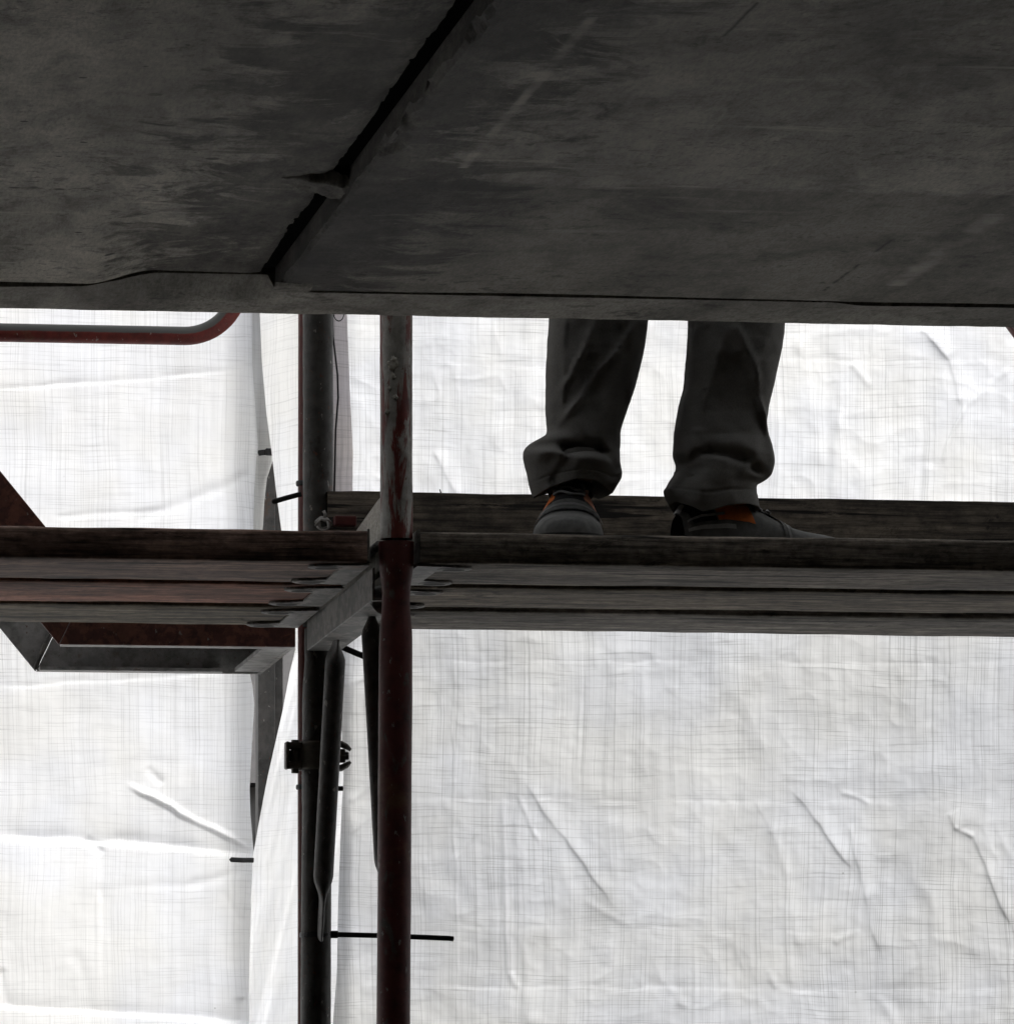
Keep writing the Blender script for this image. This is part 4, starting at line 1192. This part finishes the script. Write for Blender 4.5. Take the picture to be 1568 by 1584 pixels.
# hair cap, nose and ears
hc = bv[12] + Vector((0, .012, -.02))
T, U = np.meshgrid(np.linspace(0, 2 * math.pi, 28, endpoint=False), np.linspace(0.02, 1.75, 12))
grid_mesh('hair', hc.x + .088 * np.sin(U) * np.cos(T), hc.y + .02 + .098 * np.sin(U) * np.sin(T), hc.z + .01 + .10 * np.cos(U) + 0.02 * np.sin(T) * -1, M['hair'], person, wrap=True)
nb = MB(); nb.tube([bv[11] + Vector((0, -.075, .03)), bv[11] + Vector((0, -.100, -.005)), bv[11] + Vector((0, -.080, -.015))], [.007, .012, .008], 8, ref=(1, 0, 0)); nb.build('nose', M['skin'], person, smooth=True)
for s in (-1, 1):
    MB().tube([bv[11] + Vector((s * .080, 0, -.02)), bv[11] + Vector((s * .086, .005, .0)), bv[11] + Vector((s * .082, .008, .025))], [(.006, .008), (.008, .014), (.006, .010)], 10, ref=(1, 0, 0)).build('ear', M['skin'], person, smooth=True)

# shoes
SEC_LOW = [(0.0, .026, .070), (.03, .033, .084), (.10, .0375, .096), (.25, .038, .106), (.38, .040, .100), (.50, .044, .081), (.62, .0495, .061), (.74, .0525, .053), (.84, .0505, .050), (.92, .044, .047), (.97, .034, .041), (.99, .020, .034), (1.0, .002, .0225)]
LEN = 0.284
SEC = [(0.0, .026, .070), (.03, .033, .084), (.10, .0375, .110), (.25, .041, .124), (.38, .046, .119), (.50, .051, .101), (.57, .053, .086), (.65, .0540, .064), (.74, .0540, .059), (.84, .0515, .055), (.92, .043, .051), (.97, .032, .044), (.99, .020, .034), (1.0, .002, .0225)]


def shoe(heel, heading, label, SEC=SEC, op=(.28, .48)):
    """Safety shoe; heel = point under the heel, heading = angle of the toe from +X."""
    heel = Vector(heel)
    ux, uy = math.cos(heading), math.sin(heading)

    def surf(s, a, off=0.0):
        w = np.interp(s, [q[0] for q in SEC], [q[1] for q in SEC]) + off
        h = np.interp(s, [q[0] for q in SEC], [q[2] for q in SEC]) + off
        # cross-section: a = 0 at the right welt, pi at the left welt
        ca, sa = np.cos(a), np.sin(a)
        tall = np.clip((h - .062) / .04, 0, 1)
        ex = 0.75 + 0.35 * tall
        lat = w * np.sign(ca) * np.abs(ca) ** ex * (1 - 0.10 * tall * np.clip(sa, 0, 1))
        up = .022 + (h - .022) * np.abs(sa) ** 0.8
        lon = s * LEN + off * (2 * (s > .5) - 1) * 0.6
        return heel.x + ux * lon + uy * lat, heel.y + uy * lon - ux * lat, heel.z + up

    sh = thing_child('shoe', person, label)
    sS = np.concatenate([np.linspace(0, .1, 8), np.linspace(.12, .9, 34), np.linspace(.92, 1, 10)])
    aA = np.linspace(0, math.pi, 41)
    A, S_ = np.meshgrid(aA, sS)
    x, y, z = surf(S_, A)
    grid_mesh('upper', x, y, z, M['shoe'], sh)
    # sole
    lat = np.interp(sS, [q[0] for q in SEC], [q[1] for q in SEC]) + .004
    ring = [(s * LEN, w_) for s, w_ in zip(sS, lat)] + [(s * LEN, -w_) for s, w_ in zip(sS[::-1], lat[::-1])]
    mb_ = MB(); mb_.prism([(heel.x + ux * l + uy * w_, heel.y + uy * l - ux * w_) for l, w_ in ring], 'z', heel.z + .001, heel.z + .0235)
    mb_.build('sole', M['sole'], sh)

    def patch(name, s0, s1, a0, a1, off, mat, skew=0.0):
        S2, A2 = np.meshgrid(np.linspace(s0, s1, 12), np.linspace(a0, a1, 12), indexing='ij')
        S2 = S2 + skew * (A2 - a0)
        x_, y_, z_ = surf(S2, A2, off)
        grid_mesh(name, x_, y_, z_, mat, sh)
    R_ = math.radians
    for a0, a1, sk_ in ((R_(24), R_(62), -.05), (R_(156), R_(118), .05)):
        patch('orange_panel', op[0], op[1], a0, a1, .0018, M['orange'] if a0 < 1 else M['orange_pale'], sk_)
        patch('dark_panel', .05, op[0] - .01, a0, a1, .0014, M['shoe_dark'], sk_)
        patch('trim_band', .02, .30, R_(14) if a0 < 1 else R_(166), R_(19) if a0 < 1 else R_(161), .0024, M['shoe_trim'])
        patch('trim_band', .02, .24, R_(30) if a0 < 1 else R_(150), R_(34) if a0 < 1 else R_(146), .0024, M['shoe_trim'])
    patch('tongue', .30, .572, R_(62), R_(118), .0030, M['shoe_dark'])
    for s0, w0, of_, mt_ in ((.575, .016, .0034, 'shoe'), (.591, .006, .0014, 'shoe_dark'), (.597, .014, .0034, 'shoe_trim2'), (.611, .006, .0014, 'shoe_dark'), (.617, .014, .0030, 'shoe'), (.631, .006, .0012, 'shoe_dark')):
        patch('toe_seam', s0, s0 + w0, R_(4), R_(176), of_, M[mt_])
    patch('heel_pull', .0, .03, R_(70), R_(110), .003, M['shoe_trim'])
    for k in range(5):
        s0 = .35 + .045 * k
        pts_ = []
        for a_ in np.linspace(R_(60), R_(120), 9):
            x_, y_, z_ = surf(np.array(s0 + .02 * math.sin(a_ * 6 + k)), np.array(a_), 0.0055)
            pts_.append((float(x_), float(y_), float(z_)))
        MB().tube(pts_, .0024, 6, ref=(0, 0, 1)).build('lace', M['lace'], sh, smooth=True)
    # padded collar
    pts_ = []
    for t in np.linspace(0, 2 * math.pi, 25):
        s0 = .19 + .16 * math.cos(t); la = .031 * math.sin(t)
        hh = np.interp(s0, [q[0] for q in SEC], [q[2] for q in SEC])
        pts_.append((heel.x + ux * s0 * LEN + uy * la, heel.y + uy * s0 * LEN - ux * la, heel.z + hh - .006))
    MB().tube(pts_, .0065, 8, ref=(0, 0, 1)).build('collar', M['shoe_dark'], sh, smooth=True)
    return sh


def thing_child(name, parent, label):
    e = bpy.data.objects.new(name, None); e.empty_display_size = .05
    COL.objects.link(e); e.parent = parent
    e.matrix_parent_inverse = Matrix.Translation(parent.location).inverted()
    e['label'] = label
    return e


def heel_from(px, Y):
    p = P(px, 826, Y); return (p.x, Y, Z_PT + .001)


shoe(heel_from(884, 10.525), math.radians(-100), 'grey safety shoe with its toe pointing at the camera', SEC, (.36, .568))
shoe(heel_from(1047, 10.415), math.radians(17), 'grey safety shoe with orange side panel turned to the right', SEC_LOW, (.20, .42))

# ---------------------------------------------------------------- neighbouring house beyond the sheeting
hx, hy = P(395, 1200, 46).x, 46.0
nh = thing('neighbouring_house', (hx, hy, 0), 'house glimpsed as grey blotches through the slit between the left sheets', 'house')
MB().box(hx - 7, hx + 6, hy, hy + 8, 0.004, 4.6).build('wall', M['render_wall'], nh)
MB().prism([(hy - .4, 4.605), (hy + 8.4, 4.605), (hy + 4, 6.3)], 'x', hx - 7.4, hx + 6.4).build('roof', M['far_roof'], nh)
for i in range(8):
    for zz in (1.0, 3.0):
        MB().box(hx - 6.4 + i * 1.6, hx - 5.5 + i * 1.6, hy - .06, hy - .003, zz, zz + 1.3).build('window', M['far_dark'], nh)
